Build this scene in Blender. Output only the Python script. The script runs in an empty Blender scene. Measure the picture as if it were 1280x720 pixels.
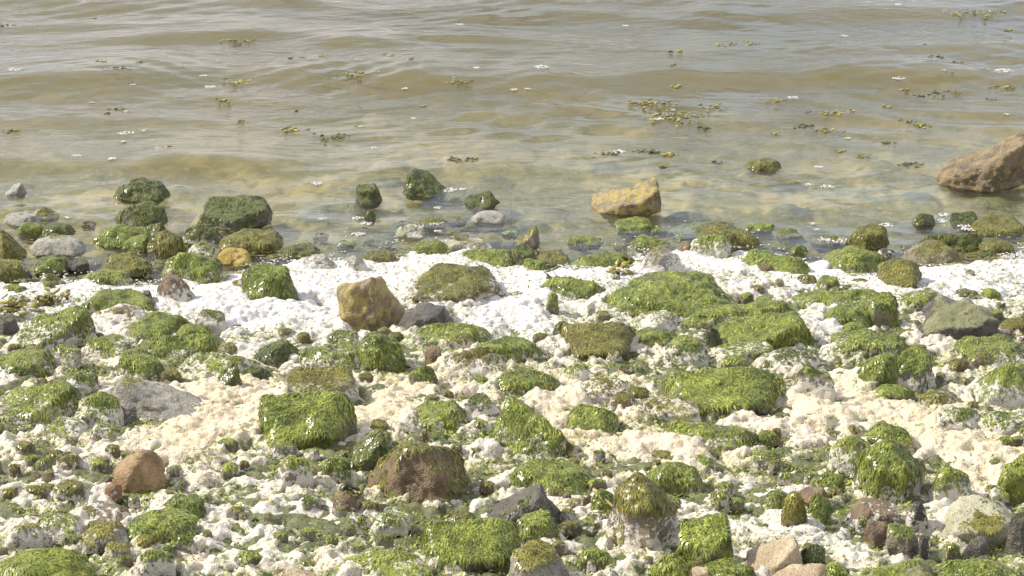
import bpy, math, random
import numpy as np
from mathutils import Vector

# ------------------------------------------------------------------ camera, sky, sun, exposure
scene = bpy.context.scene
R = math.radians
CAM_H, PITCH, HFOV = 2.5, 19.5, 26.0
cam_data = bpy.data.cameras.new('camera')
cam = bpy.data.objects.new('camera', cam_data)
scene.collection.objects.link(cam)
cam.location = (0, 0, CAM_H)
cam.rotation_euler = (R(90 - PITCH), 0, 0)
cam_data.sensor_width = 36
cam_data.lens = 18 / math.tan(R(HFOV / 2))
cam_data.clip_start = 0.1
cam_data.clip_end = 2000
scene.camera = cam

SUN_EL, SUN_AZ = 40.0, -14.0
sdir = Vector((-math.cos(R(SUN_EL)) * math.cos(R(SUN_AZ)), -math.cos(R(SUN_EL)) * math.sin(R(SUN_AZ)), math.sin(R(SUN_EL))))
sun_data = bpy.data.lights.new('sun', 'SUN')
sun_data.energy = 5.0
sun_data.angle = R(0.5)
sun_data.color = (1.0, 0.945, 0.85)
sun = bpy.data.objects.new('sun', sun_data)
scene.collection.objects.link(sun)
sun.rotation_euler = (-sdir).to_track_quat('-Z', 'Y').to_euler()

world = bpy.data.worlds.new('World')
scene.world = world
world.use_nodes = True
wn, wl = world.node_tree.nodes, world.node_tree.links
wn.clear()
w_out = wn.new('ShaderNodeOutputWorld')
w_bg = wn.new('ShaderNodeBackground')
w_bg.inputs['Strength'].default_value = 0.078
w_sky = wn.new('ShaderNodeTexSky')
w_sky.sky_type = 'NISHITA'
w_sky.sun_disc = False
w_sky.sun_elevation = R(SUN_EL)
w_sky.sun_rotation = math.atan2(sdir.x, sdir.y)
w_sky.air_density = 1.0
w_sky.dust_density = 0.3
w_sky.ozone_density = 3.0
w_tc = wn.new('ShaderNodeTexCoord')
w_map = wn.new('ShaderNodeMapping')
w_map.inputs['Scale'].default_value = (1.0, 1.0, 2.2)
w_map.inputs['Location'].default_value = (1.7, 0.6, 0.3)
w_cn = wn.new('ShaderNodeTexNoise')
w_cn.inputs['Scale'].default_value = 3.2
w_cn.inputs['Detail'].default_value = 6
w_cn.inputs['Roughness'].default_value = 0.55
w_cr = wn.new('ShaderNodeMapRange')
w_cr.interpolation_type = 'SMOOTHSTEP'
w_cr.inputs['From Min'].default_value = 0.38
w_cr.inputs['From Max'].default_value = 0.50
w_cr.inputs['To Max'].default_value = 0.92
w_mix = wn.new('ShaderNodeMix')
w_mix.data_type = 'RGBA'
w_mix.inputs['B'].default_value = (13.6, 13.0, 13.7, 1)
wl.new(w_tc.outputs['Generated'], w_map.inputs['Vector'])
wl.new(w_map.outputs[0], w_cn.inputs['Vector'])
wl.new(w_cn.outputs['Fac'], w_cr.inputs['Value'])
wl.new(w_cr.outputs[0], w_mix.inputs['Factor'])
wl.new(w_sky.outputs[0], w_mix.inputs['A'])
w_cn2 = wn.new('ShaderNodeTexNoise')
w_cn2.inputs['Scale'].default_value = 3.6
w_cn2.inputs['Detail'].default_value = 4
w_cr2 = wn.new('ShaderNodeMapRange')
w_cr2.interpolation_type = 'SMOOTHSTEP'
w_cr2.inputs['From Min'].default_value = 0.44
w_cr2.inputs['From Max'].default_value = 0.58
w_veil = wn.new('ShaderNodeMix')
w_veil.data_type = 'RGBA'
w_veil.inputs['A'].default_value = (14.0, 13.2, 13.6, 1)
w_veil.inputs['B'].default_value = (8.6, 10.6, 14.6, 1)
wl.new(w_map.outputs[0], w_cn2.inputs['Vector'])
wl.new(w_cn2.outputs['Fac'], w_cr2.inputs['Value'])
wl.new(w_cr2.outputs[0], w_veil.inputs['Factor'])
wl.new(w_veil.outputs['Result'], w_mix.inputs['B'])
wl.new(w_mix.outputs['Result'], w_bg.inputs['Color'])
wl.new(w_bg.outputs[0], w_out.inputs['Surface'])

scene.view_settings.view_transform = 'Standard'
scene.view_settings.look = 'None'
scene.view_settings.gamma = 1
scene.view_settings.exposure = 0.48
scene.view_settings.use_curve_mapping = False
scene.render.engine = 'CYCLES'
scene.cycles.use_denoising = True
scene.cycles.max_bounces = 8
scene.cycles.transparent_max_bounces = 12
scene.cycles.volume_bounces = 2
scene.cycles.caustics_reflective = False
scene.cycles.caustics_refractive = False

# ------------------------------------------------------------------ geometry of the place
rng = np.random.default_rng(7)
random.seed(7)
TX = math.tan(R(HFOV / 2))
cp, sp = math.cos(R(PITCH)), math.sin(R(PITCH))
Y_SHORE, SLOPE = 7.35, 0.10

def level(y):
    """mean surface: water at 0 seaward, the beach rising towards the land"""
    return np.maximum(0.0, SLOPE * (Y_SHORE - y))

def P(px, row):
    """photo point (1280x720) -> ground point on the mean surface"""
    u = (px - 640) / 640 * TX
    v = (360 - row) / 640 * TX
    d = np.array([u, cp + v * sp, -sp + v * cp])
    t = CAM_H / -d[2]
    for _ in range(12):
        t = (CAM_H - float(level(t * d[1]))) / -d[2]
    return np.array([t * d[0], t * d[1], CAM_H + t * d[2]])

def pxsize(p):
    """metres per photo pixel at a point"""
    q = p - np.array([0, 0, CAM_H])
    depth = q[1] * cp - q[2] * sp
    return depth * TX / 640

# ---- numpy noise
def _h(ix, iy, iz, seed):
    h = (ix.astype(np.int64) * 374761393 + iy.astype(np.int64) * 668265263 + iz.astype(np.int64) * 2147483647 + seed * 1274126177) & 0xffffffff
    h = ((h ^ (h >> 13)) * 1274126177) & 0xffffffff
    h = ((h ^ (h >> 16)) * 2246822519) & 0xffffffff
    return ((h ^ (h >> 15)) & 0xffffff) / float(0xffffff)

def vnoise(x, y, z=None, seed=0):
    """smooth value noise in -1..1"""
    x = np.asarray(x, float); y = np.asarray(y, float)
    flat = z is None
    ix = np.floor(x); iy = np.floor(y)
    fx = x - ix; fy = y - iy
    fx = fx * fx * fx * (fx * (fx * 6 - 15) + 10); fy = fy * fy * fy * (fy * (fy * 6 - 15) + 10)
    if flat:
        z0 = np.zeros_like(ix)
        a = _h(ix, iy, z0, seed); b = _h(ix + 1, iy, z0, seed); c = _h(ix, iy + 1, z0, seed); d = _h(ix + 1, iy + 1, z0, seed)
        return ((a * (1 - fx) + b * fx) * (1 - fy) + (c * (1 - fx) + d * fx) * fy) * 2 - 1
    z = np.asarray(z, float); iz = np.floor(z); fz = z - iz; fz = fz * fz * (3 - 2 * fz)
    r = []
    for k in (0, 1):
        a = _h(ix, iy, iz + k, seed); b = _h(ix + 1, iy, iz + k, seed); c = _h(ix, iy + 1, iz + k, seed); d = _h(ix + 1, iy + 1, iz + k, seed)
        r.append((a * (1 - fx) + b * fx) * (1 - fy) + (c * (1 - fx) + d * fx) * fy)
    return (r[0] * (1 - fz) + r[1] * fz) * 2 - 1

def fbm(x, y, z=None, seed=0, oct=4, gain=0.5):
    s = 0; a = 1.0; n = 0
    for o in range(oct):
        k = 2.03 ** o
        s = s + a * vnoise(x * k + 17.3 * o, y * k - 9.1 * o, None if z is None else z * k + 4.7 * o, seed + o)
        n += a; a *= gain
    return s / n

def blobs(x, y, cell, seed, r0=0.42, r1=0.8):
    """height of a bed of round lumps of about that cell size"""
    gx = np.floor(x / cell); gy = np.floor(y / cell)
    out = np.zeros_like(x)
    for dx in (-1, 0, 1):
        for dy in (-1, 0, 1):
            ix = gx + dx; iy = gy + dy
            z = np.zeros_like(ix)
            cx = (ix + _h(ix, iy, z, seed)) * cell; cy = (iy + _h(ix, iy, z, seed + 1)) * cell
            r = (r0 + (r1 - r0) * _h(ix, iy, z, seed + 2)) * cell
            out = np.maximum(out, np.sqrt(np.maximum(0, r * r - (x - cx) ** 2 - (y - cy) ** 2)))
    return out

def sstep(a, b, x):
    t = np.clip((x - a) / (b - a), 0, 1)
    return t * t * (3 - 2 * t)

# shoreline (where foam meets open water), in world metres
_sh = [P(*q)[:2] for q in ((-400, 352), (-150, 350), (0, 350), (110, 352), (190, 356), (270, 346), (330, 334), (400, 326), (470, 322), (540, 317), (620, 324), (690, 334), (760, 332), (800, 318), (850, 312), (900, 313), (950, 312), (1010, 330), (1060, 340), (1110, 342), (1150, 334), (1210, 324), (1280, 316), (1450, 312), (1700, 315))]
_shx = np.array([q[0] for q in _sh]); _shy = np.array([q[1] for q in _sh])
def shore_y(x):
    return np.interp(x, _shx, _shy)

# cleaner foam here (photo px centre, radius in px across, rows): [x, row, rx, ry, strength, cream]
CLEAN = [(400, 375, 110, 55, 1, 0), (330, 400, 70, 26, .8, 0), (570, 350, 150, 20, .7, 0), (700, 390, 100, 40, .7, 0), (620, 395, 60, 30, .7, 0), (1000, 340, 90, 18, .6, 0),
         (900, 330, 60, 18, .6, 0), (1200, 350, 110, 32, 1, 0), (1010, 405, 60, 26, .8, 0), (250, 365, 70, 26, .8, 0), (60, 358, 60, 10, .8, 0), (290, 505, 60, 50, 1.1, 1), (500, 500, 55, 36, 1, 1),
         (230, 540, 70, 30, .7, 1), (690, 500, 45, 30, .9, 1), (760, 480, 80, 26, .5, .8), (640, 445, 60, 26, .5, .6), (760, 545, 90, 34, .9, 1), (870, 560, 70, 24, .6, 1), (1010, 510, 90, 34, .9, .9), (1060, 480, 60, 20, .6, .7),
         (1130, 510, 70, 26, .9, .9), (1220, 555, 90, 40, 1.1, 1), (1180, 460, 40, 20, .5, .5), (900, 655, 60, 30, .8, .2), (1000, 660, 50, 28, .8, .2), (800, 640, 40, 40, .7, .5), (700, 640, 40, 40, .4, .5), (1060, 690, 40, 20, .5, .2),
         (40, 570, 80, 50, .5, .7), (330, 640, 90, 60, .35, .3), (60, 480, 60, 20, .4, .6), (430, 520, 40, 30, .8, .9), (590, 470, 50, 18, .4, .6), (1190, 640, 50, 26, .6, .2), (130, 425, 90, 12, .3, .1), (220, 490, 60, 14, .5, .8)]
_CL = []
for (a, b, rx, ry, s, c) in CLEAN:
    q = P(a, b); m = pxsize(q); up = P(a, b - ry); dn = P(a, b + ry)
    _CL.append((q[0], q[1], rx * m, abs(up[1] - dn[1]) / 2, s, c))
def clean_map(x, y):
    k = np.zeros_like(x); cr = np.zeros_like(x)
    for (a, b, rx, ry, s, c) in _CL:
        g = s * np.exp(-(((x - a) / rx) ** 2 + ((y - b) / ry) ** 2))
        k = k + g; cr = cr + g * c
    k = k * np.clip(.80 + .55 * fbm(x * 5.5, y * 5.5, seed=500, oct=3), .2, 1.1)
    return np.clip(k, 0, 1), np.clip(cr, 0, 1)

# ------------------------------------------------------------------ materials
MATS = {}
def newmat(name):
    m = bpy.data.materials.new(name); m.use_nodes = True
    nt = m.node_tree; nt.nodes.clear()
    MATS[name] = m
    return m, nt.nodes, nt.links
def nnode(ns, typ, **kw):
    n = ns.new(typ)
    for k, v in kw.items():
        if k in n.inputs.keys(): n.inputs[k].default_value = v
        else: setattr(n, k, v)
    return n
def noise(ns, ls, vec, scale, detail=4, rough=0.55):
    n = ns.new('ShaderNodeTexNoise')
    n.inputs['Scale'].default_value = scale; n.inputs['Detail'].default_value = detail; n.inputs['Roughness'].default_value = rough
    if vec is not None: ls.new(vec, n.inputs['Vector'])
    return n.outputs['Fac']
def ramp(ns, ls, val, lo, hi, a=0.0, b=1.0):
    n = ns.new('ShaderNodeMapRange'); n.interpolation_type = 'SMOOTHSTEP'
    n.inputs['From Min'].default_value = lo; n.inputs['From Max'].default_value = hi
    n.inputs['To Min'].default_value = a; n.inputs['To Max'].default_value = b
    ls.new(val, n.inputs['Value'])
    return n.outputs[0]
def mixc(ns, ls, fac, a, b):
    n = ns.new('ShaderNodeMix'); n.data_type = 'RGBA'
    for sock, v in (('Factor', fac), ('A', a), ('B', b)):
        if isinstance(v, (tuple, list)): n.inputs[sock].default_value = (*v, 1)
        elif isinstance(v, float): n.inputs[sock].default_value = v
        else: ls.new(v, n.inputs[sock])
    return n.outputs['Result']
def math2(ns, ls, op, a, b):
    n = ns.new('ShaderNodeMath'); n.operation = op
    for i, v in enumerate((a, b)):
        if isinstance(v, (int, float)): n.inputs[i].default_value = v
        else: ls.new(v, n.inputs[i])
    return n.outputs[0]

def rock_material(name, c1, c2, patch=None, patch_amt=0.5, alg=((.050, .085, .012), (.16, .185, .03)), rough=0.55):
    m, ns, ls = newmat(name)
    tc = ns.new('ShaderNodeTexCoord').outputs['Object']
    geo = ns.new('ShaderNodeNewGeometry').outputs['Position']
    oi = ns.new('ShaderNodeObjectInfo').outputs['Random']
    n1 = noise(ns, ls, geo, 14, 5); n2 = noise(ns, ls, geo, 70, 4, 0.65); n3 = noise(ns, ls, geo, 240, 3, 0.6)
    stone = mixc(ns, ls, ramp(ns, ls, n1, .35, .65), c1, c2)
    stone = mixc(ns, ls, ramp(ns, ls, n2, .50, .68, 0, .55), stone, tuple(v * 0.42 for v in c1))
    stone = mixc(ns, ls, ramp(ns, ls, n3, .52, .66, 0, .4), stone, tuple(min(.8, v * 1.5) for v in c2))
    if patch:
        pn = noise(ns, ls, geo, 26, 9, 0.74)
        stone = mixc(ns, ls, ramp(ns, ls, pn, .60 - patch_amt * .25, .72 - patch_amt * .25, 0, .85), stone, patch)
    at = ns.new('ShaderNodeAttribute'); at.attribute_name = 'algae'
    am = math2(ns, ls, 'ADD', at.outputs['Fac'], math2(ns, ls, 'MULTIPLY', math2(ns, ls, 'SUBTRACT', noise(ns, ls, geo, 45, 5, .65), .5), 1.5))
    am = ramp(ns, ls, am, .40, .60)
    ac = mixc(ns, ls, ramp(ns, ls, noise(ns, ls, geo, 30, 4, .6), .33, .68), alg[0], alg[1])
    ac = mixc(ns, ls, ramp(ns, ls, n3, .45, .62, 0, .55), ac, tuple(v * .45 for v in alg[0]))
    ac = mixc(ns, ls, ramp(ns, ls, oi, 0, 1, 0, .35), ac, (.13, .12, .022))
    col = mixc(ns, ls, am, stone, ac)
    ft = ns.new('ShaderNodeAttribute'); ft.attribute_name = 'foam'
    vor = ns.new('ShaderNodeTexVoronoi'); vor.inputs['Scale'].default_value = 110; ls.new(geo, vor.inputs['Vector'])
    fm = math2(ns, ls, 'ADD', ft.outputs['Fac'], math2(ns, ls, 'MULTIPLY', math2(ns, ls, 'SUBTRACT', noise(ns, ls, geo, 70, 6, .72), .5), 2.4))
    fm = math2(ns, ls, 'SUBTRACT', fm, math2(ns, ls, 'MULTIPLY', vor.outputs['Distance'], .22))
    fm = ramp(ns, ls, fm, .42, .60)
    col = mixc(ns, ls, fm, col, mixc(ns, ls, n2, (.66, .62, .55), (.56, .50, .37)))
    b = nnode(ns, 'ShaderNodeBsdfPrincipled')
    ls.new(col, b.inputs['Base Color'])
    ls.new(ramp(ns, ls, n2, .3, .7, rough - .12, rough + .2), b.inputs['Roughness'])
    b.inputs['Specular IOR Level'].default_value = .45
    h = math2(ns, ls, 'ADD', math2(ns, ls, 'MULTIPLY', n2, .7), math2(ns, ls, 'MULTIPLY', n3, .6))
    h = math2(ns, ls, 'ADD', h, math2(ns, ls, 'MULTIPLY', fm, .6))
    bp = ns.new('ShaderNodeBump'); bp.inputs['Strength'].default_value = .9; bp.inputs['Distance'].default_value = .013
    ls.new(h, bp.inputs['Height']); ls.new(bp.outputs[0], b.inputs['Normal'])
    o = ns.new('ShaderNodeOutputMaterial'); ls.new(b.outputs[0], o.inputs['Surface'])
    return m

GREEN = ((.06, .095, .012), (.28, .32, .055))
DARKG = ((.038, .055, .011), (.14, .155, .028))
OLIVE = ((.085, .085, .016), (.185, .175, .038))
LIME = ((.16, .19, .02), (.30, .31, .045))
rock_material('stone_green', (.13, .11, .075), (.26, .22, .15), alg=GREEN)
rock_material('stone_darkgreen', (.09, .085, .06), (.22, .20, .14), alg=DARKG, rough=.42)
rock_material('stone_olive', (.14, .115, .075), (.27, .22, .14), alg=OLIVE)
rock_material('stone_lime', (.2, .19, .09), (.3, .28, .13), alg=LIME)
rock_material('stone_tan', (.34, .25, .14), (.52, .42, .27), alg=OLIVE)
rock_material('stone_brown', (.115, .075, .038), (.215, .145, .075), patch=(.24, .18, .06), patch_amt=.3, alg=OLIVE, rough=.4)
rock_material('stone_pale', (.32, .30, .19), (.44, .41, .27), alg=LIME)
rock_material('stone_grey', (.20, .18, .14), (.36, .33, .26), alg=OLIVE)
rock_material('stone_slate', (.055, .05, .04), (.14, .12, .09), alg=DARKG, rough=.4)
rock_material('stone_palecap', (.055, .05, .04), (.13, .11, .08), alg=((.20, .20, .085), (.30, .29, .15)), rough=.4)
rock_material('stone_amber', (.21, .125, .05), (.38, .25, .12), alg=OLIVE, rough=.4)
rock_material('stone_boulder', (.11, .08, .042), (.23, .17, .09), patch=(.30, .21, .06), patch_amt=.48, alg=OLIVE, rough=.3)
rock_material('stone_lichen', (.14, .10, .055), (.29, .22, .125), patch=(.41, .32, .085), patch_amt=.62, alg=OLIVE)
rock_material('stone_ochre', (.36, .23, .035), (.52, .40, .10), alg=OLIVE, rough=.35)
rock_material('stone_rust', (.22, .11, .05), (.34, .20, .10), alg=OLIVE)

def weed_material(name, a, b, rough=.4):
    m, ns, ls = newmat(name)
    at = ns.new('ShaderNodeAttribute'); at.attribute_name = 'tint'
    geo = ns.new('ShaderNodeNewGeometry').outputs['Position']
    c = mixc(ns, ls, at.outputs['Fac'], a, b)
    c = mixc(ns, ls, ramp(ns, ls, noise(ns, ls, geo, 18, 3), .4, .65, 0, .45), c, tuple(v * .6 for v in a))
    p = ns.new('ShaderNodeBsdfPrincipled'); ls.new(c, p.inputs['Base Color'])
    p.inputs['Roughness'].default_value = rough; p.inputs['Specular IOR Level'].default_value = .5
    tr = ns.new('ShaderNodeBsdfTranslucent'); ls.new(c, tr.inputs['Color'])
    mx = ns.new('ShaderNodeMixShader'); mx.inputs[0].default_value = .25
    ls.new(p.outputs[0], mx.inputs[1]); ls.new(tr.outputs[0], mx.inputs[2])
    o = ns.new('ShaderNodeOutputMaterial'); ls.new(mx.outputs[0], o.inputs['Surface'])
    return m
weed_material('weed_green', (.08, .112, .012), (.50, .53, .095), .22)
weed_material('weed_darkgreen', (.05, .066, .012), (.27, .29, .06), .25)
weed_material('weed_olive', (.12, .11, .014), (.44, .39, .085), .28)
weed_material('weed_lime', (.15, .20, .02), (.36, .38, .07))
weed_material('wrack_brown', (.15, .13, .02), (.48, .41, .07), .3)
weed_material('wrack_dark', (.05, .045, .015), (.24, .21, .05), .3)
weed_material('straw', (.45, .33, .12), (.6, .5, .22), .6)

# foam
m, ns, ls = newmat('foam')
geo = ns.new('ShaderNodeNewGeometry').outputs['Position']
cr = ns.new('ShaderNodeAttribute'); cr.attribute_name = 'cream'
sc_ = ns.new('ShaderNodeAttribute'); sc_.attribute_name = 'scum_shade'
n1 = noise(ns, ls, geo, 9, 4); n2 = noise(ns, ls, geo, 85, 5, .65); n3 = noise(ns, ls, geo, 320, 3, .6)
fc = mixc(ns, ls, cr.outputs['Fac'], (.55, .525, .49), (.53, .455, .32))
fc = mixc(ns, ls, math2(ns, ls, 'MULTIPLY', ramp(ns, ls, noise(ns, ls, geo, 17, 4, .6), .42, .66, .05, .75), math2(ns, ls, 'ADD', math2(ns, ls, 'MULTIPLY', cr.outputs['Fac'], .75), .1)), fc, (.52, .42, .24))
am = math2(ns, ls, 'ADD', sc_.outputs['Fac'], math2(ns, ls, 'MULTIPLY', math2(ns, ls, 'SUBTRACT', n2, .5), 1.9))
am = math2(ns, ls, 'ADD', am, math2(ns, ls, 'MULTIPLY', math2(ns, ls, 'SUBTRACT', n3, .5), 1.5))  # fine dark specks: shade of tiny bubble holes put into the colour
am = ramp(ns, ls, am, .52, .78)
ag = mixc(ns, ls, ramp(ns, ls, noise(ns, ls, geo, 40, 3), .38, .62), (.10, .14, .03), (.25, .23, .11))
fc = mixc(ns, ls, math2(ns, ls, 'MULTIPLY', am, .92), fc, ag)
b = ns.new('ShaderNodeBsdfPrincipled'); ls.new(fc, b.inputs['Base Color'])
b.inputs['Roughness'].default_value = .5; b.inputs['Specular IOR Level'].default_value = .35
b.inputs['Subsurface Weight'].default_value = .6; b.inputs['Subsurface Radius'].default_value = (1, .9, .75); b.inputs['Subsurface Scale'].default_value = .012
vor = ns.new('ShaderNodeTexVoronoi'); vor.inputs['Scale'].default_value = 190; ls.new(geo, vor.inputs['Vector'])
vor2 = ns.new('ShaderNodeTexVoronoi'); vor2.inputs['Scale'].default_value = 75; ls.new(geo, vor2.inputs['Vector'])
h = math2(ns, ls, 'ADD', math2(ns, ls, 'MULTIPLY', vor.outputs['Distance'], -.5), math2(ns, ls, 'MULTIPLY', vor2.outputs['Distance'], -.7))
h = math2(ns, ls, 'ADD', h, math2(ns, ls, 'MULTIPLY', n2, .9))
bp = ns.new('ShaderNodeBump'); bp.inputs['Strength'].default_value = .7; bp.inputs['Distance'].default_value = .006
ls.new(h, bp.inputs['Height']); ls.new(bp.outputs[0], b.inputs['Normal'])
o = ns.new('ShaderNodeOutputMaterial'); ls.new(b.outputs[0], o.inputs['Surface'])

# ground of small pebbles, weed and sand
m, ns, ls = newmat('shore_ground')
geo = ns.new('ShaderNodeNewGeometry').outputs['Position']
sep = ns.new('ShaderNodeSeparateXYZ'); ls.new(geo, sep.inputs[0])
n1 = noise(ns, ls, geo, 6, 5); n2 = noise(ns, ls, geo, 40, 5, .6); n3 = noise(ns, ls, geo, 190, 4, .65)
c = mixc(ns, ls, ramp(ns, ls, n2, .36, .64), (.045, .06, .012), (.13, .135, .035))
c = mixc(ns, ls, ramp(ns, ls, n3, .5, .68, 0, .8), c, (.26, .23, .15))
c = mixc(ns, ls, ramp(ns, ls, n1, .55, .75, 0, .6), c, (.12, .085, .045))
sea = mixc(ns, ls, ramp(ns, ls, noise(ns, ls, geo, 2.6, 6, .62), .42, .58), (.44, .365, .135), (.15, .15, .03))
sea = mixc(ns, ls, ramp(ns, ls, noise(ns, ls, geo, 11, 5, .6), .51, .62, 0, .8), sea, (.10, .11, .02))
sea = mixc(ns, ls, ramp(ns, ls, n2, .52, .66, 0, .5), sea, (.50, .43, .27))
c = mixc(ns, ls, ramp(ns, ls, sep.outputs['Z'], -.03, -.065), c, sea)
b = ns.new('ShaderNodeBsdfPrincipled'); ls.new(c, b.inputs['Base Color']); b.inputs['Roughness'].default_value = .6
bp = ns.new('ShaderNodeBump'); bp.inputs['Strength'].default_value = .8; bp.inputs['Distance'].default_value = .012
ls.new(math2(ns, ls, 'ADD', n2, math2(ns, ls, 'MULTIPLY', n3, .5)), bp.inputs['Height']); ls.new(bp.outputs[0], b.inputs['Normal'])
o = ns.new('ShaderNodeOutputMaterial'); ls.new(b.outputs[0], o.inputs['Surface'])

# water: mirror-and-see-through surface, murky olive volume
m, ns, ls = newmat('sea_water')
geo = ns.new('ShaderNodeNewGeometry').outputs['Position']
mp = ns.new('ShaderNodeMapping'); mp.inputs['Scale'].default_value = (.45, 1, 1); ls.new(geo, mp.inputs['Vector'])
na = noise(ns, ls, mp.outputs[0], 7, 3, .5); nb = noise(ns, ls, mp.outputs[0], 30, 4, .6)
calm = ramp(ns, ls, noise(ns, ls, geo, 1.3, 2), .38, .62, .15, 1)
h = math2(ns, ls, 'ADD', math2(ns, ls, 'MULTIPLY', na, 1.0), math2(ns, ls, 'MULTIPLY', math2(ns, ls, 'MULTIPLY', nb, calm), .6))
bp = ns.new('ShaderNodeBump'); bp.inputs['Strength'].default_value = 1; bp.inputs['Distance'].default_value = .011
ls.new(h, bp.inputs['Height'])
fr = ns.new('ShaderNodeFresnel'); fr.inputs['IOR'].default_value = 1.34; ls.new(bp.outputs[0], fr.inputs['Normal'])
gl = ns.new('ShaderNodeBsdfGlossy'); gl.inputs['Roughness'].default_value = .03; ls.new(bp.outputs[0], gl.inputs['Normal'])
tr = ns.new('ShaderNodeBsdfTransparent')
bf = ns.new('ShaderNodeNewGeometry').outputs['Backfacing']
mx = ns.new('ShaderNodeMixShader'); ls.new(math2(ns, ls, 'MULTIPLY', fr.outputs[0], math2(ns, ls, 'SUBTRACT', 1.0, bf)), mx.inputs[0]); ls.new(tr.outputs[0], mx.inputs[1]); ls.new(gl.outputs[0], mx.inputs[2])
vs = ns.new('ShaderNodeVolumePrincipled')
vs.inputs['Color'].default_value = (.30, .265, .13, 1); vs.inputs['Density'].default_value = 2.2
vs.inputs['Absorption Color'].default_value = (0, 0, 0, 1); vs.inputs['Anisotropy'].default_value = .0
o = ns.new('ShaderNodeOutputMaterial'); ls.new(mx.outputs[0], o.inputs['Surface']); ls.new(vs.outputs[0], o.inputs['Volume'])

# ------------------------------------------------------------------ mesh helpers
def mesh_np(name, V, F, mat, smooth=True, parent=None, attrs=None, tris=False):
    """V (n,3); F (m,4) or (m,3) index array"""
    me = bpy.data.meshes.new(name)
    V = np.asarray(V, np.float32); F = np.asarray(F, np.int32); k = F.shape[1]
    me.vertices.add(len(V)); me.vertices.foreach_set('co', V.ravel())
    me.loops.add(F.size); me.loops.foreach_set('vertex_index', F.ravel())
    me.polygons.add(len(F)); me.polygons.foreach_set('loop_start', np.arange(0, F.size, k, dtype=np.int32))
    me.update(calc_edges=True)
    me.polygons.foreach_set('use_smooth', np.full(len(F), smooth, bool))
    for an, av in (attrs or {}).items():
        a = me.attributes.new(an, 'FLOAT', 'POINT'); a.data.foreach_set('value', np.asarray(av, np.float32))
    me.materials.append(MATS[mat]); me.update()
    ob = bpy.data.objects.new(name, me); scene.collection.objects.link(ob)
    if parent is not None: ob.parent = parent
    return ob
def tag(o, label=None, cat=None, group=None, kind=None):
    if label: o['label'] = label
    if cat: o['category'] = cat
    if group: o['group'] = group
    if kind: o['kind'] = kind
    return o
def grid(xs, ys):
    X, Y = np.meshgrid(xs, ys)
    nx, ny = len(xs), len(ys)
    i = np.arange(nx * ny).reshape(ny, nx)
    F = np.stack([i[:-1, :-1], i[:-1, 1:], i[1:, 1:], i[1:, :-1]], -1).reshape(-1, 4)
    return X, Y, F
def spaced(lo, hi, d, far_lo, far_hi, n=14):
    a = np.arange(lo, hi + d * .5, d)
    l = far_lo + (lo - far_lo) * (1 - (1 - np.linspace(0, 1, n, endpoint=False)) ** 3)
    r = hi + (far_hi - hi) * (np.linspace(0, 1, n + 1)[1:] ** 3)
    return np.concatenate([l, a, r])

# ------------------------------------------------------------------ ground and sea bed
xs = spaced(-2.15, 2.15, .012, -150, 150); ys = spaced(4.1, 7.95, .012, -12, 7.95 + 1e-6, 10)[:-10]
ys = np.concatenate([ys, np.arange(7.97, 12.4, .045), 12.4 + 140 * np.linspace(0, 1, 13)[1:] ** 2.5])
X, Y, F = grid(xs, ys)
near = sstep(3.4, 2.2, np.abs(X)) * sstep(3.2, 4.2, Y)
wet = sstep(-.05, .30, Y - shore_y(X))
Z = level(Y) - .014 + .010 * fbm(X * 5, Y * 5, seed=11) * near
Z += near * (1 - wet) * (.55 * blobs(X, Y, .05, 31) + .5 * blobs(X, Y, .024, 35) - .018)
Z -= np.clip(.035 * (Y - shore_y(X)) + .04 * np.maximum(0, Y - 8.6), 0, .7) + .020 * wet
Z += wet * (.018 * fbm(X * 3, Y * 3, seed=13, oct=4) + .4 * near * np.maximum(0, blobs(X, Y, .09, 41, .2, .6) - .01) + .5 * near * np.maximum(0, blobs(X, Y, .21, 45, .0, .5) - .025))
Z = np.minimum(Z, .6)
ground = mesh_np('ground', np.stack([X, Y, Z], -1).reshape(-1, 3), F, 'shore_ground')
tag(ground, 'stony shore bed of weedy pebbles sloping down under the water', kind='structure')

# ------------------------------------------------------------------ water
xs = spaced(-2.7, 2.7, .030, -150, 150); ys = np.concatenate([np.arange(6.6, 12.6, .020), 12.6 + 140 * np.linspace(0, 1, 14)[1:] ** 2.5])
X, Y, F = grid(xs, ys)
def crest(pts, amp, wf, wb):
    """a swell crest through photo points, steeper on its shoreward side"""
    w = [P(a, b) for a, b, _ in pts]
    yc = np.interp(X, [q[0] for q in w], [q[1] for q in w]); am = np.interp(X, [q[0] for q in w], [c for _, _, c in pts])
    am = am * np.clip(.75 + .9 * fbm(X * 1.7 + 5, X * 0 + amp * 40, seed=int(amp * 900), oct=2), .15, 1.3)
    yc = yc + .06 * fbm(X * 1.8, X * 0 + amp * 100, seed=int(amp * 1000), oct=3)
    t = Y - yc
    return amp * am * np.where(t < 0, np.exp(-(t / wf) ** 2), np.exp(-(t / wb) ** 2))
far = sstep(13.5, 11.5, Y)
W = crest(((-500, 205, .6), (0, 207, 1), (230, 210, 1), (420, 218, .9), (640, 214, .8), (760, 218, .3), (900, 200, 0), (1800, 200, 0)), .024, .10, .26)
W += crest(((-500, 108, 1), (0, 104, 1), (120, 103, .9), (260, 98, .4), (400, 104, .7), (600, 105, 1), (800, 100, 1), (960, 99, .9), (1280, 98, .8), (1900, 98, .8)), .038, .17, .45)
W += crest(((-500, 40, 0), (100, 50, .1), (190, 48, 1), (300, 44, .6), (360, 40, .3), (460, 60, .9), (640, 62, .8), (800, 66, .3), (1280, 60, .3), (1900, 60, .3)), .026, .14, .34)
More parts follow.
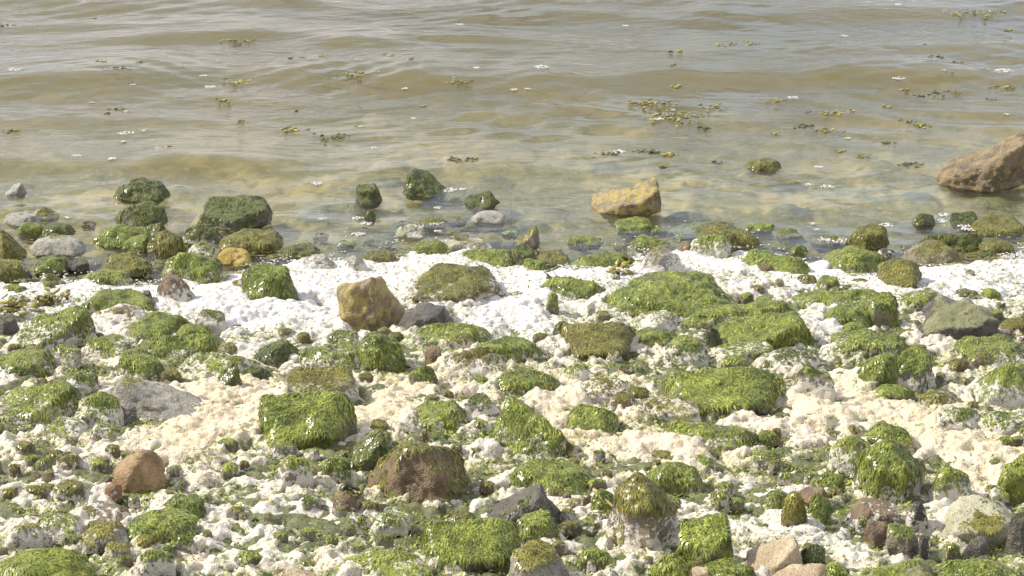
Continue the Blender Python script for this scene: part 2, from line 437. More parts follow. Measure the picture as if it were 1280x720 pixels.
W += crest(((-500, 5, .2), (300, 4, .5), (380, 4, .9), (460, 16, .2), (640, 18, .9), (800, 16, .8), (960, 20, .5), (1280, 10, .8), (1900, 5, .8)), .026, .17, .40)
W += crest(((-500, 150, .3), (200, 150, .4), (400, 150, .2), (700, 170, .4), (900, 150, .5), (1100, 150, .6), (1280, 140, .6), (1900, 150, .5)), .012, .10, .2)
wob = .8 + .6 * fbm(X * .8, Y * .8, seed=50, oct=2)
for k, (lam, a, ang) in enumerate(((.62, .0050, 8), (.37, .0036, -14), (.23, .0026, 17), (.15, .0018, -32), (.12, .0014, 38), (.085, .0009, -20))):
    ph = (math.sin(R(ang)) * X + math.cos(R(ang)) * Y) * 2 * math.pi / lam + 3.0 * fbm(X * .9 + k * 7, Y * .9, seed=60 + k, oct=2)
    W += a * np.sin(ph) * wob * np.clip(.5 + fbm(X * 1.3, Y * 1.3 + k * 3, seed=70 + k, oct=2) * 1.2, 0, 1.6)
W *= 1.75 * (far + (1 - far) * .2)
W *= sstep(-.02, .55, Y - shore_y(X)) * .93 + .07
V = np.stack([X, Y, W], -1).reshape(-1, 3)
nx, ny = len(xs), len(ys); idx = np.arange(nx * ny).reshape(ny, nx)
ring = np.concatenate([idx[0, :], idx[1:, -1], idx[-1, -2::-1], idx[-2:0:-1, 0]])   # counter-clockwise from above
low = V[ring].copy(); low[:, 2] = -1.6
n0 = len(V); lid = np.arange(n0, n0 + len(ring)); nxt = np.roll(np.arange(len(ring)), -1)
side = np.stack([ring, lid, lid[nxt], ring[nxt]], -1)
corner = [n0, n0 + nx - 1, n0 + nx - 1 + ny - 1, n0 + 2 * (nx - 1) + ny - 1]
me_F = np.concatenate([F, side, np.array([[corner[0], corner[3], corner[2], corner[1]]])])
water = mesh_np('water', np.concatenate([V, low]), me_F, 'sea_water')
tag(water, 'murky olive sea water with low swells and ripples', kind='structure')
_wx, _wy, _W = xs, ys, W
def water_z(x, y):
    i = np.clip(np.searchsorted(_wx, x), 0, nx - 1); j = np.clip(np.searchsorted(_wy, y), 0, ny - 1)
    return float(_W[j, i])

# ------------------------------------------------------------------ rocks
import bmesh
_ICO = {}
def ico(n):
    if n not in _ICO:
        bm = bmesh.new(); bmesh.ops.create_icosphere(bm, subdivisions=n, radius=1)
        bm.verts.ensure_lookup_table()
        v = np.array([q.co[:] for q in bm.verts]); v /= np.linalg.norm(v, axis=1)[:, None]
        f = np.array([[q.index for q in p.verts] for p in bm.faces]); bm.free(); _ICO[n] = (v, f)
    return _ICO[n]

def planes_for(shape, lean, g):
    """cutting planes (normal, offset) of a stone in its own unit box"""
    out = []
    def add(x, y, z, h): 
        n = np.array([x, y, z], float); out.append((n / np.linalg.norm(n), h))
    j = lambda s: g.uniform(-s, s)
    if shape == 'dome':
        for k in range(9):
            a = k * 2.39996 + g.uniform(0, .7); z = 1 - (k + .5) / 9 * 0.95; r = math.sqrt(max(0, 1 - z * z))
            add(r * math.cos(a) - lean * .3, r * math.sin(a), z, g.uniform(.74, 1.0))
        add(0, -1, .1, 1); add(1, 0, .1, 1); add(-1, 0, .1, 1); add(0, 1, .1, 1)
        pw = 16
    elif shape == 'slab':
        add(-lean * .45 + j(.08), -.12 + j(.15), 1, .52); add(-lean * .2 + j(.3), -.7 + j(.2), 1, .72)
        n = g.integers(6, 8)
        for k in range(n): a = (k + g.uniform(-.3, .3)) * 2 * math.pi / n; add(math.cos(a), math.sin(a), .55 + j(.3), g.uniform(.78, 1.0))
        pw = 16
    elif shape == 'block':
        add(-lean * .55 + j(.1), -.15 + j(.15), 1, .66); add(j(.4) - .5, -.5, .9, .88); add(.6 + j(.3), -.4 + j(.2), .8, .9)
        n = g.integers(5, 7)
        for k in range(n): a = (k + g.uniform(-.3, .3)) * 2 * math.pi / n; add(math.cos(a), math.sin(a), .35 + j(.25), g.uniform(.72, 1.0))
        pw = 24
    elif shape == 'wedge':
        s = 1 if lean >= 0 else -1
        add(-s * (.75 + abs(lean) * .4), -.25 + j(.2), 1, .50); add(s, -.25 + j(.2), .28 + j(.15), .72); add(j(.3), -1, .45, .66)
        for k in range(5): a = (k + g.uniform(-.3, .3)) * 2 * math.pi / 5; add(math.cos(a), math.sin(a), .3, g.uniform(.85, 1.0))
        pw = 22
    else:  # ridge
        add(-.15 + j(.1) - lean * .3, -.85, 1, .55); add(j(.1) - lean * .3, .9, 1, .5)
        for k in range(6): a = (k + g.uniform(-.3, .3)) * 2 * math.pi / 6; add(math.cos(a), math.sin(a), .45 + j(.2), g.uniform(.8, 1.0))
        pw = 15
    add(0, 0, -1, .9)
    return np.array([p[0] for p in out]), np.array([p[1] for p in out]), pw

WEED = {'stone_green': 'weed_green', 'stone_darkgreen': 'weed_darkgreen', 'stone_lime': 'weed_lime', 'stone_slate': 'weed_darkgreen'}
NROCK = [0]
ROCKS_AT = []
def rock(box, shape, mat, label, algae=.8, foam=.5, lean=0., depth=None, sink=None, yaw=None, group=None, name='rock', hair=1.0, cat='rock', smooth_rock=.0, planes=None):
    x0, r0, x1, r1 = box
    NROCK[0] += 1
    g = np.random.default_rng(1000 + NROCK[0])
    front = P((x0 + x1) / 2, r1); m = pxsize(front)
    w = (x1 - x0) * m * 1.06; hp = (r1 - r0) * m
    ph = math.atan2(CAM_H - front[2], front[1])
    d = depth * w if depth else min(w * g.uniform(.72, .95), hp / math.sin(ph) * .80)
    H = max((hp - d * math.sin(ph)) / math.cos(ph) * 1.12, .22 * min(w, d))
    inwater = front[1] > float(shore_y(front[0])) + .02
    bury = sink if sink is not None else (.03 + .05 * w if inwater else .03 + .25 * H)
    c = np.array([front[0], front[1] + d * .46, 0.0])
    base = float(level(c[1])) - (.004 if inwater else -.010)
    n = 6 if w * max(hp, d * .4) > .07 else (5 if x1 - x0 > 33 else 4)
    D, Fc = ico(n)
    N, hh, pw = planes_for(shape, lean, g)
    if planes:
        pl = [np.array(q[:3], float) for q in planes] + [np.array((0, 0, -1.0))]
        N = np.array([q / np.linalg.norm(q) for q in pl]); hh = np.array([q[3] for q in planes] + [.9]); pw = 26
    sd_ = int(g.integers(1, 9999))
    # rescale so the body fills its box: sample first on a coarse sphere
    def rad(dv):
        q = np.maximum(dv @ N.T, 0) / hh
        r = (q ** pw).sum(1) ** (-1 / pw)
        p = dv * r[:, None]
        r = r * (1 + .10 * fbm(p[:, 0] * 1.6, p[:, 1] * 1.6, p[:, 2] * 1.6, seed=sd_, oct=2) + .045 * fbm(p[:, 0] * 5, p[:, 1] * 5, p[:, 2] * 5, seed=sd_ + 7, oct=3, gain=.6))
        return r
    c0 = ico(5)[0]; p0 = c0 * rad(c0)[:, None]
    ya = (0.0 if planes else g.uniform(-.35, .35)) if yaw is None else yaw
    rot = np.array([[math.cos(ya), -math.sin(ya), 0], [math.sin(ya), math.cos(ya), 0], [0, 0, 1]])
    asp = d / w
    pre = np.diag([1, asp, 1]) 
    q0 = p0 @ pre @ rot.T
    lo, hi = q0.min(0), q0[q0[:, 2] > -.05].max(0); lo = q0[q0[:, 2] > -.05].min(0)
    top = q0[:, 2].max()
    sx, sy = w / (hi[0] - lo[0]), d / (hi[1] - lo[1])
    ox, oy = (hi[0] + lo[0]) / 2, (hi[1] + lo[1]) / 2
    def place(p):
        q = p @ pre @ rot.T
        z = q[:, 2]
        z = np.where(z > 0, z / top * H, z * bury / .9)
        nar = np.where(q[:, 2] < 0, 1 - (.6 if inwater else .1) * np.clip(-q[:, 2] / .9, 0, 1) ** .7, 1.0)
        return np.stack([(q[:, 0] - ox) * sx * nar, (q[:, 1] - oy) * sy * nar, z], -1)
    V = place(D * rad(D)[:, None])
    amp = .004 + .012 * min(w, .3) / .3
    nr = D
    wx_, wy_, wz_ = V[:, 0] + c[0], V[:, 1] + c[1], V[:, 2]
    V = V + nr * (amp * fbm(wx_ * 22, wy_ * 22, wz_ * 22, seed=sd_ + 20, oct=3, gain=.6) * (1 - smooth_rock))[:, None]
    # vertex normals
    fn = np.cross(V[Fc[:, 1]] - V[Fc[:, 0]], V[Fc[:, 2]] - V[Fc[:, 0]])
    vn = np.zeros_like(V)
    for k in range(3): np.add.at(vn, Fc[:, k], fn)
    vn /= np.linalg.norm(vn, axis=1)[:, None] + 1e-12
    patch = fbm(wx_ * 9, wy_ * 9, wz_ * 9, seed=sd_ + 30, oct=3)
    hrel = V[:, 2] / H
    A = algae * 1.25 - .74 + .75 * vn[:, 2] + .55 * patch + .15 * hrel
    A = np.clip(A, 0, 1)
    Fm = 1.25 * foam * (1.25 - V[:, 2] / (.045 + .40 * H)) * (.75 + .5 * fbm(wx_ * 30, wy_ * 30, wz_ * 30, seed=sd_ + 40, oct=2)) 
    Fm = np.clip(Fm, 0, 1) if not inwater else np.clip(Fm * .7 * (V[:, 2] > -.005), 0, 1)
    vis = (V[Fc][:, :, 2] > -.55 * bury).any(1)          # the sunken underside needs no mesh
    uu = np.unique(Fc[vis]); rm = np.zeros(len(V), np.int32); rm[uu] = np.arange(len(uu))
    ob = mesh_np(name, V[uu], rm[Fc[vis]], mat, attrs={'algae': A[uu], 'foam': Fm[uu]})
    ob.location = (c[0], c[1], base)
    tag(ob, label, cat, group)
    ROCKS_AT.append((c[0], c[1], w / 2, d / 2, foam))
    # filamentous weed combed down the stone
    ns_ = int((x1 - x0) * (r1 - r0) * .31 * hair)
    if ns_ > 20 and algae > .12:
        area = np.linalg.norm(fn, axis=1) * ((V[Fc].mean(1)[:, 2] > -.004))
        wgt = area * np.clip(A[Fc].mean(1) - .35, 0, 1) * (1 - .8 * np.clip(Fm[Fc].mean(1) * 1.4, 0, 1))
        if wgt.sum() > 0 and (wgt > 0).sum() > 12:
            frac = min(1.0, (wgt > 0).sum() / max(1, (area > 0).sum()) * 1.4)
            ns_ = int(ns_ * frac)
            fi = g.choice(len(Fc), ns_, p=wgt / wgt.sum())
            bc = g.dirichlet((1, 1, 1), ns_)
            p = (V[Fc[fi]] * bc[:, :, None]).sum(1); nn = (vn[Fc[fi]] * bc[:, :, None]).sum(1)
            flow = np.stack([np.full(ns_, g.uniform(-.35, .35)), np.full(ns_, -.35), np.full(ns_, -1.0)], -1) + g.normal(0, .16, (ns_, 3)) + .9 * np.stack([fbm(p[:, 0] * 26, p[:, 1] * 26, p[:, 2] * 26, seed=sd_ + 60, oct=2), fbm(p[:, 0] * 26, p[:, 1] * 26, p[:, 2] * 26, seed=sd_ + 64, oct=2), p[:, 0] * 0], -1)
            flow = flow - nn * (flow * nn).sum(1)[:, None]; flow /= np.linalg.norm(flow, axis=1)[:, None] + 1e-9
            sidev = np.cross(nn, flow)
            L = g.uniform(.006, .021, ns_)[:, None] * (1.15 if mat == 'stone_darkgreen' else 1) * min(1.0, .55 + w * 2.2); wd = g.uniform(.0011, .0027, ns_)[:, None]
            up = g.uniform(.0003, .0022, ns_)[:, None]
            a = p - nn * .001; b_ = p + flow * L * .5 + nn * up + sidev * g.normal(0, .1, (ns_, 1)) * L; e = p + flow * L + nn * up * .3 + np.array([0, 0, -1]) * L * .18 + sidev * g.normal(0, .2, (ns_, 1)) * L
            SV = np.stack([a - sidev * wd, a + sidev * wd, b_ - sidev * wd * .9, b_ + sidev * wd * .9, e], 1).reshape(-1, 3)
            k = np.arange(ns_)[:, None] * 5
            SF = np.concatenate([k + np.array([[0, 1, 3]]), k + np.array([[0, 3, 2]]), k + np.array([[2, 3, 4]])])
            tint = np.repeat(np.clip(g.beta(1.3, 1.7, ns_) + .45 * fbm(p[:, 0] * 14, p[:, 1] * 14, p[:, 2] * 14, seed=sd_ + 50, oct=2), 0, 1), 5)
            al = tag(mesh_np('algae', SV, SF, WEED.get(mat, 'weed_olive'), smooth=True, parent=ob, attrs={'tint': tint}), kind='stuff')
    return ob

G, DG, OL, TA, BR, PA, GR, SL, LI, OC, LM, RU = ('stone_' + k for k in ('green', 'darkgreen', 'olive', 'tan', 'brown', 'pale', 'grey', 'slate', 'lichen', 'ochre', 'lime', 'rust'))

FS = ('low foam-smothered stone with scraps of green weed', 'foam-smothered stones')
SG = ('small weed-green stone poking out of the foam', 'small green stones in the foam')
D_ = dict
BACK = (0, 1, .3, .9)
PL = {
 'upright': [(-1, -.25, .08, .9), (-.2, -1, .26, .70), (.9, -.5, .32, .70), (-.1, .15, 1, .80), (.75, -.1, .8, .80), (-.5, -.4, .9, .92), BACK],
 'slanted': [(-.34, -.20, 1, .46), (-.12, -1, .10, .72), (.8, -.7, .06, .88), (-1, -.1, .3, .95), (1, .1, .15, .95), BACK],
 'pointed': [(-.50, .0, 1, .62), (-.50, -1, .22, .74), (.75, -.85, .06, .62), (1, 0, .15, .95), (-1, .2, .6, .93), (-.1, -.7, 1, .9), BACK],
 'overhang': [(-.10, -.42, 1, .52), (.12, -1, -.22, .84), (-1, -.25, .2, .92), (1, -.3, .12, .92), (.5, -.4, 1, .74), BACK],
 'tabletop': [(-.12, -.33, 1, .55), (-.1, -1, -.10, .78), (.75, -.7, .0, .82), (-1, .1, .45, .93), (1, .1, .4, .93), (.55, .0, 1, .72), BACK],
 'broadface': [(-.12, -1, .55, .62), (-1, -.45, .5, .80), (1, -.35, .45, .76), (.12, .2, 1, .78), (.7, -.3, .9, .76), (-.8, -.1, 1, .88), BACK],
 'tall': [(-.25, -1, .16, .76), (.9, -.55, .12, .70), (-.9, -.35, .2, .84), (-.25, -.25, 1, .82), (.5, -.1, .9, .82), (0, -.75, .9, .92), BACK],
 'cube': [(-.1, -.33, 1, .70), (-.65, -.85, .06, .80), (.62, -.85, .06, .80), (1, .1, .15, .93), (-1, .1, .15, .93), BACK],
 'leftlit': [(-.5, -.30, 1, .48), (.65, -.95, .10, .60), (-.3, -1, .4, .85), (1, .0, .3, .92), (-1, .0, .5, .98), BACK],
 'keel': [(-.42, -1, .80, .50), (.75, .35, .85, .50), (.95, -.6, .12, .74), (-1, -.1, .4, .95), (.2, -1, .2, .92), BACK],
 'darkend': [(-.42, -.30, 1, .50), (.85, -.75, .15, .55), (-.2, -1, .3, .85), (-1, 0, .6, .98), (1, .2, .4, .92), BACK],
}
ROCKS = [
 # --- pile of wet stones standing in the water, upper corner
 ((139, 215, 205, 252), 'dome', DG, 'rough dark green stone topping the wet pile in the shallows', D_(algae=1, foam=.15)),
 ((140, 246, 207, 284), 'dome', DG, 'round dark green stone just below the top of the wet pile', D_(algae=.75, foam=.15)),
 ((115, 273, 185, 307), 'dome', G, 'broad shaggy green stone low in the wet pile', D_(algae=.95, foam=.35)),
 ((176, 275, 206, 291), 'ridge', DG, 'thin dark green ridge of stone wedged in the wet pile', D_(algae=1, foam=0, lean=.5)),
 ((152, 290, 191, 313), 'slab', G, 'flat olive green slab leaning at the foot of the wet pile', D_(algae=1, foam=.2, lean=.5)),
 ((180, 283, 229, 318), 'dome', OL, 'smooth olive stone at the seaward foot of the wet pile', D_(algae=1, foam=.3)),
 ((121, 310, 185, 343), 'wedge', OL, 'olive stone with dark undercut face and foam-flecked foot', D_(algae=.9, foam=.5, lean=.3, planes=PL['tabletop'])),
 ((99, 332, 160, 359), 'dome', G, 'spreading green stone between the wet pile and the foam', D_(algae=1, foam=.5)),
 ((-12, 285, 28, 324), 'wedge', OL, 'dark olive stone cut by the frame edge beside the wet pile', D_(algae=.8, foam=.3, lean=-.6)),
 ((-14, 325, 27, 351), 'slab', OL, 'plain olive slab at the frame edge where the foam begins', D_(algae=1, foam=.2, lean=-.3)),
 ((17, 273, 50, 294), 'dome', G, 'small bright green stone touching a darker one in the shallows', D_(algae=1, foam=.2)),
 ((47, 273, 91, 294), 'dome', DG, 'dark bluish green stone behind the flat grey slab', D_(algae=1, foam=.2)),
 ((32, 293, 101, 318), 'slab', GR, 'flat grey slab with a dark weedy rim in the shallows', D_(algae=.25, foam=.35)),
 ((40, 313, 82, 339), 'dome', G, 'green stone with a black underside near the grey slab', D_(algae=.9, foam=.3)),
 ((80, 320, 111, 337), 'block', SL, 'small dark brown stone flecked with white beside the grey slab', D_(algae=.2, foam=.5)),
 ((21, 330, 39, 346), 'block', SL, 'little blackish stone at the foam edge', D_(algae=.1, foam=.2)),
 ((2, 264, 45, 281), 'slab', GR, 'pale greyish slab barely awash in the shallows', D_(algae=.1, foam=.0)),
 ((41, 255, 72, 273), 'wedge', OL, 'small olive stone with a brown side, alone in the shallows', D_(algae=.6, foam=.0, lean=-.5)),
 ((5, 225, 31, 243), 'wedge', GR, 'pale pointed stone just breaking the wavelet', D_(algae=.15, foam=.0)),
 ((100, 271, 119, 282), 'dome', BR, 'tiny brown stone in open shallow water', D_(algae=.2, foam=.0)),
 ((245, 240, 334, 287), 'block', DG, 'large dark green block with white-streaked top in the shallows', D_(algae=.95, foam=.35, lean=.15, planes=PL['cube'])),
 ((226, 275, 276, 306), 'dome', DG, 'dark green stone with a foam-spattered front by the large block', D_(algae=.8, foam=.8)),
 ((232, 297, 272, 322), 'dome', G, 'foam-speckled stone between green stones and the ochre stone', D_(algae=.6, foam=1)),
 ((270, 278, 349, 314), 'dome', OL, 'smooth olive green stone spreading behind the ochre stone', D_(algae=1, foam=.0)),
 ((270, 301, 312, 329), 'dome', OC, 'bright ochre yellow stone in the shallows', D_(algae=0, foam=.1)),
 ((200, 308, 272, 354), 'dome', G, 'big rounded green stone with dark underside beside the ochre stone', D_(algae=1, foam=.6)),
 ((194, 343, 241, 380), 'dome', BR, 'pinkish brown stone with a foam-coated foot', D_(algae=.15, foam=.8)),
 ((297, 329, 367, 380), 'block', G, 'shaggy green stone with hanging weed in the white foam', D_(algae=1, foam=.3, hair=1.5)),
 ((350, 303, 398, 320), 'dome', DG, 'low dark green hump at the water edge', D_(algae=1, foam=.3)),
 ((367, 314, 416, 337), 'wedge', GR, 'bare grey stone flecked with foam at the water edge', D_(algae=.1, foam=.7, lean=.4)),
 # --- stones out in the water, centre
 ((443, 227, 477, 255), 'block', DG, 'blackish green stone standing alone behind the wavelet', D_(algae=.8, foam=.1, lean=.3)),
 ((455, 261, 469, 275), 'dome', DG, 'tiny dark green knob in open water', D_(algae=.9, foam=.0)),
 ((503, 207, 558, 245), 'wedge', DG, 'peaked dark green stone with wet sheen, highest in mid water', D_(algae=.95, foam=.2, lean=-.1)),
 ((580, 233, 621, 257), 'ridge', DG, 'narrow dark green ridge awash in mid water', D_(algae=1, foam=.0, lean=.6)),
 ((590, 262, 634, 278), 'slab', GR, 'pale flat stone awash in mid water', D_(algae=.0, foam=.0)),
 ((495, 276, 531, 296), 'dome', PA, 'foam-ringed pale lump awash in mid water', D_(algae=.3, foam=1)),
 ((542, 294, 609, 316), 'dome', PA, 'cream-topped stone with a weedy shoulder at the water edge', D_(algae=.35, foam=1)),
 ((572, 309, 650, 333), 'ridge', G, 'long weedy green ridge of stone at the water edge', D_(algae=1, foam=.4)),
 ((430, 318, 458, 342), 'dome', GR, 'foam-coated grey stone behind the big lichen rock', D_(algae=.1, foam=1)),
 ((447, 314, 491, 329), 'dome', OL, 'low dark olive strip of stone at the water edge', D_(algae=.9, foam=.3)),
 ((513, 326, 621, 377), 'slab', OL, 'wide olive green stone with a dark foam-flecked side', D_(algae=.9, foam=.6, lean=.25, planes=PL['tabletop'])),
 ((420, 338, 504, 412), 'wedge', LI, 'upright tan rock with a yellow lichen face in white foam', D_(algae=.0, foam=.25, lean=-.25, depth=.7, planes=PL['upright'])),
 ((513, 306, 560, 319), 'slab', G, 'thin green slab awash at the water edge', D_(algae=1, foam=.4)),
 ((742, 221, 826, 268), 'wedge', LI, 'ochre speckled rock with a pale slanting top standing in the water', D_(algae=.0, foam=.1, lean=.12, depth=.62, planes=PL['slanted'])),
 ((790, 287, 839, 311), 'wedge', G, 'small bright green wedge of stone at the water edge', D_(algae=1, foam=.1, lean=-.2)),
 ((647, 281, 674, 309), 'wedge', OL, 'pointed olive brown stone at the water edge', D_(algae=.6, foam=.1, lean=.1)),
 ((638, 306, 671, 333), 'block', DG, 'dark green lump below the pointed stone', D_(algae=.9, foam=.3)),
 ((670, 307, 713, 329), 'dome', OL, 'rubbly olive stone beside the dark green lump', D_(algae=.8, foam=.5)),
 ((655, 324, 684, 339), 'slab', G, 'little flat green stone where foam meets the rubble', D_(algae=1, foam=.2)),
 ((720, 319, 800, 334), 'slab', G, 'long low green stone lying awash along the foam edge', D_(algae=1, foam=.3)),
 ((800, 306, 853, 343), 'dome', GR, 'foam-covered rubbly stone behind the broad green dome', D_(algae=.3, foam=1)),
 ((845, 304, 866, 321), 'wedge', BR, 'small brown stone at the water edge behind the broad green dome', D_(algae=.2, foam=.5)),
 ((768, 331, 927, 402), 'dome', G, 'broad green dome of stone, widest in the white foam', D_(algae=1, foam=.45, lean=.2)),
 ((870, 273, 952, 309), 'slab', OL, 'large olive slab awash with a dark end', D_(algae=.95, foam=.0, lean=-.2)),
 ((860, 290, 913, 323), 'dome', G, 'green stone laced with foam below the awash olive slab', D_(algae=.8, foam=.9)),
 ((928, 306, 1013, 344), 'ridge', G, 'long green stone slanting out of the foam edge', D_(algae=1, foam=.3, lean=-.8, yaw=-.35)),
 ((674, 337, 758, 374), 'ridge', G, 'green ridge lying slantwise in the white foam', D_(algae=1, foam=.5, lean=-.5, yaw=-.3)),
 ((945, 332, 966, 343), 'slab', BR, 'small flat brown stone lying on white foam', D_(algae=.2, foam=.2)),
 ((934, 193, 978, 213), 'dome', OL, 'round olive boulder almost awash far out', D_(algae=.9, foam=.0)),
 # --- right side in and near the water
 ((1182, 163, 1298, 238), 'block', 'stone_boulder', 'largest brown rock with pale sloping top standing in the water', D_(algae=.08, foam=.0, lean=.45, depth=.75, planes=PL['pointed'])),
 ((1060, 275, 1115, 310), 'block', OL, 'olive trapezoid stone at the water edge', D_(algae=.85, foam=.3)),
 ((1035, 302, 1110, 342), 'dome', G, 'green streaked stone with pale weedless patch at the water edge', D_(algae=.85, foam=.4, lean=.3)),
 ((1102, 323, 1158, 363), 'block', OL, 'square olive stone jutting into white foam', D_(algae=1, foam=.2, lean=-.2, planes=PL['overhang'])),
 ((1150, 288, 1233, 310), 'ridge', DG, 'long rope-like green stone with a foamy tip', D_(algae=1, foam=.3, depth=.3)),
 ((1143, 305, 1204, 330), 'slab', OL, 'smooth yellow-olive slab slanting under the rope-like stone', D_(algae=.6, foam=.2, lean=.4)),
 ((1217, 266, 1286, 293), 'slab', OL, 'flat olive green stone below the largest brown rock', D_(algae=1, foam=.2)),
 ((1227, 292, 1271, 316), 'dome', OL, 'olive stone behind the rope-like green stone', D_(algae=.9, foam=.2)),
 ((1142, 261, 1171, 281), 'dome', DG, 'small teal green stone awash between foam flecks', D_(algae=.9, foam=.2)),
 ((1190, 258, 1227, 279), 'ridge', DG, 'brownish green stone awash under the largest brown rock', D_(algae=.6, foam=.0, lean=.4)),
 ((1097, 307, 1118, 321), 'dome', SL, 'small dark grey pebble with foam flecks by the olive trapezoid', D_(algae=.0, foam=.7)),
 ((987, 303, 1011, 317), 'dome', G, None, D_(algae=1, foam=.3)),
 # --- left bank
 ((15, 378, 113, 434), 'wedge', G, 'green sloping rock with foam-white flank and shadowed end', D_(algae=.85, foam=.8, lean=.5, depth=.6, planes=PL['darkend'])),
 ((92, 364, 187, 392), 'slab', G, 'long dark green slab behind the green sloping rock', D_(algae=1, foam=.3, lean=-.2)),
 ((120, 381, 176, 404), 'dome', BR, None, D_(algae=.3, foam=.9)),
 ((152, 393, 230, 419), 'slab', G, 'green slab rising to a rounded end in foam', D_(algae=1, foam=.3, lean=.5)),
 ((222, 404, 260, 420), 'dome', G, 'small green lump capping the long green stone', D_(algae=1, foam=.2)),
 ((172, 414, 276, 442), 'ridge', G, 'long low green stone ending in a dark point', D_(algae=1, foam=.4, lean=-.2)),
 ((103, 414, 161, 445), 'dome', G, 'rubbly green stone beside the long low green stone', D_(algae=.8, foam=.6)),
 ((-10, 436, 58, 466), 'dome', G, 'rounded green stone at the frame edge above cream foam', D_(algae=1, foam=.4)),
 ((143, 435, 201, 472), 'slab', G, 'flat green stone directly above the bare grey slab', D_(algae=.95, foam=.5, lean=-.2)),
 ((60, 430, 99, 456), 'dome', G, None, D_(algae=.7, foam=.8)),
 ((-14, 470, 96, 524), 'wedge', G, 'large peaked stone, lit green on one side and black on the other', D_(algae=.85, foam=.6, lean=.5, depth=.7, planes=PL['darkend'])),
 ((133, 464, 242, 520), 'wedge', GR, 'bare grey slab with green weed along its lower edge', D_(algae=.3, foam=.4, lean=-.35, depth=.62)),
 ((92, 485, 149, 530), 'dome', G, 'green-capped stone with a foam-white side by the grey slab', D_(algae=.8, foam=.9, lean=-.3)),
 ((82, 463, 119, 488), 'dome', G, None, D_(algae=.7, foam=.8)),
 ((47, 517, 101, 548), 'dome', G, 'low foam-buried stone with a small green cap', D_(algae=.55, foam=1)),
 ((270, 456, 299, 486), 'wedge', DG, 'small dark pyramid of stone in cream foam', D_(algae=.9, foam=.1, lean=.1)),
 ((228, 437, 315, 468), 'ridge', G, 'ragged strip of green rubble above the small dark pyramid', D_(algae=.8, foam=.8)),
 ((241, 385, 281, 412), 'dome', G, None, D_(algae=.5, foam=1)),
 ((300, 456, 334, 476), 'block', DG, 'dark green block beside the small dark pyramid', D_(algae=.9, foam=.3)),
 ((107, 527, 147, 549), 'dome', G, None, D_(algae=.6, foam=.9)),
 ((-8, 395, 21, 414), 'block', SL, 'black stone under the yellow-brown seaweed at the frame edge', D_(algae=.2, foam=.1)),
 ((178, 366, 189, 381), 'block', SL, None, D_(algae=.2, foam=.2)),
 # --- centre bank
 ((318, 417, 374, 454), 'wedge', DG, 'dark green arched stone in front of white foam', D_(algae=1, foam=.3, lean=.4)),
 ((372, 428, 453, 460), 'dome', G, 'spread of weedy green stone beside the round green dome', D_(algae=.85, foam=.7)),
 ((408, 411, 446, 434), 'dome', G, None, D_(algae=.8, foam=.7)),
 ((447, 411, 504, 460), 'dome', G, 'round green dome just below the upright lichen rock', D_(algae=1, foam=.4)),
 ((495, 378, 566, 420), 'block', SL, 'dark slate block in the shadow of the lichen rock', D_(algae=.08, foam=.1)),
 ((515, 399, 606, 430), 'ridge', G, 'green ridge in front of the dark slate block', D_(algae=1, foam=.5, lean=.5)),
 ((553, 428, 631, 472), 'dome', BR, 'brown-topped stone with foam running down its front', D_(algae=.5, foam=.9)),
 ((592, 423, 673, 448), 'slab', G, 'low green stone trailing away behind the brown-topped stone', D_(algae=1, foam=.4, lean=-.3)),
 ((355, 452, 444, 504), 'block', GR, 'squarish grey-green stone with a foamy front', D_(algae=.55, foam=.7, lean=-.2, planes=PL['cube'])),
 ((318, 485, 439, 557), 'block', G, 'large angular green slab with dark hollow beneath', D_(algae=1, foam=.15, lean=-.1, depth=.62, hair=1.4, planes=PL['overhang'])),
 ((510, 456, 546, 482), 'dome', G, None, D_(algae=.8, foam=.5)),
 ((512, 500, 579, 531), 'wedge', G, 'bright green wedge lying alone in cream foam', D_(algae=1, foam=.4, lean=.3)),
 ((614, 490, 713, 568), 'wedge', G, 'big green rock with a sharp ridge and a hollow at its foot', D_(algae=.9, foam=.5, lean=-.35, depth=.75, planes=PL['keel'])),
 ((620, 462, 698, 488), 'slab', G, 'flat green stone above the sharp-ridged green rock', D_(algae=1, foam=.4)),
 ((530, 435, 554, 459), 'block', BR, 'little brown stone beside the brown-topped stone', D_(algae=.1, foam=.3)),
 ((577, 497, 619, 514), 'slab', SL, 'thin dark slab bridging cream foam', D_(algae=.2, foam=.7)),
 ((705, 398, 796, 445), 'slab', OL, 'flat olive stone, bare of foam, in the middle of the bank', D_(algae=1, foam=.15, lean=-.15, planes=PL['overhang'])),
 ((692, 401, 717, 422), 'dome', DG, 'small dark green stone touching the flat olive stone', D_(algae=1, foam=.2)),
 ((795, 405, 847, 432), 'dome', G, 'green stone between the flat olive stone and the capped dome', D_(algae=1, foam=.3)),
 ((830, 414, 887, 452), 'dome', G, 'pale green domed cap with a foam-white base', D_(algae=.95, foam=.8)),
 ((855, 375, 1001, 407), 'slab', G, 'very long green slab stretching behind the green wedge', D_(algae=1, foam=.5, depth=.35)),
 ((902, 385, 1018, 435), 'wedge', G, 'large green wedge with a black shaded end', D_(algae=1, foam=.2, lean=.3, depth=.6, planes=PL['leftlit'])),
 ((840, 452, 981, 514), 'slab', G, 'large green tilted slab with a black hole under its front', D_(algae=1, foam=.35, lean=-.25, depth=.6, hair=1.2, planes=PL['overhang'])),
 ((705, 497, 771, 534), 'ridge', G, 'shaggy green ridge slanting through cream foam', D_(algae=1, foam=.3, lean=-.5, yaw=-.45)),
 ((840, 522, 949, 562), 'ridge', G, 'long green ridge below the large tilted slab', D_(algae=1, foam=.5, lean=-.4, yaw=-.2)),
 ((725, 468, 786, 498), 'dome', OL, None, D_(algae=.5, foam=1)),
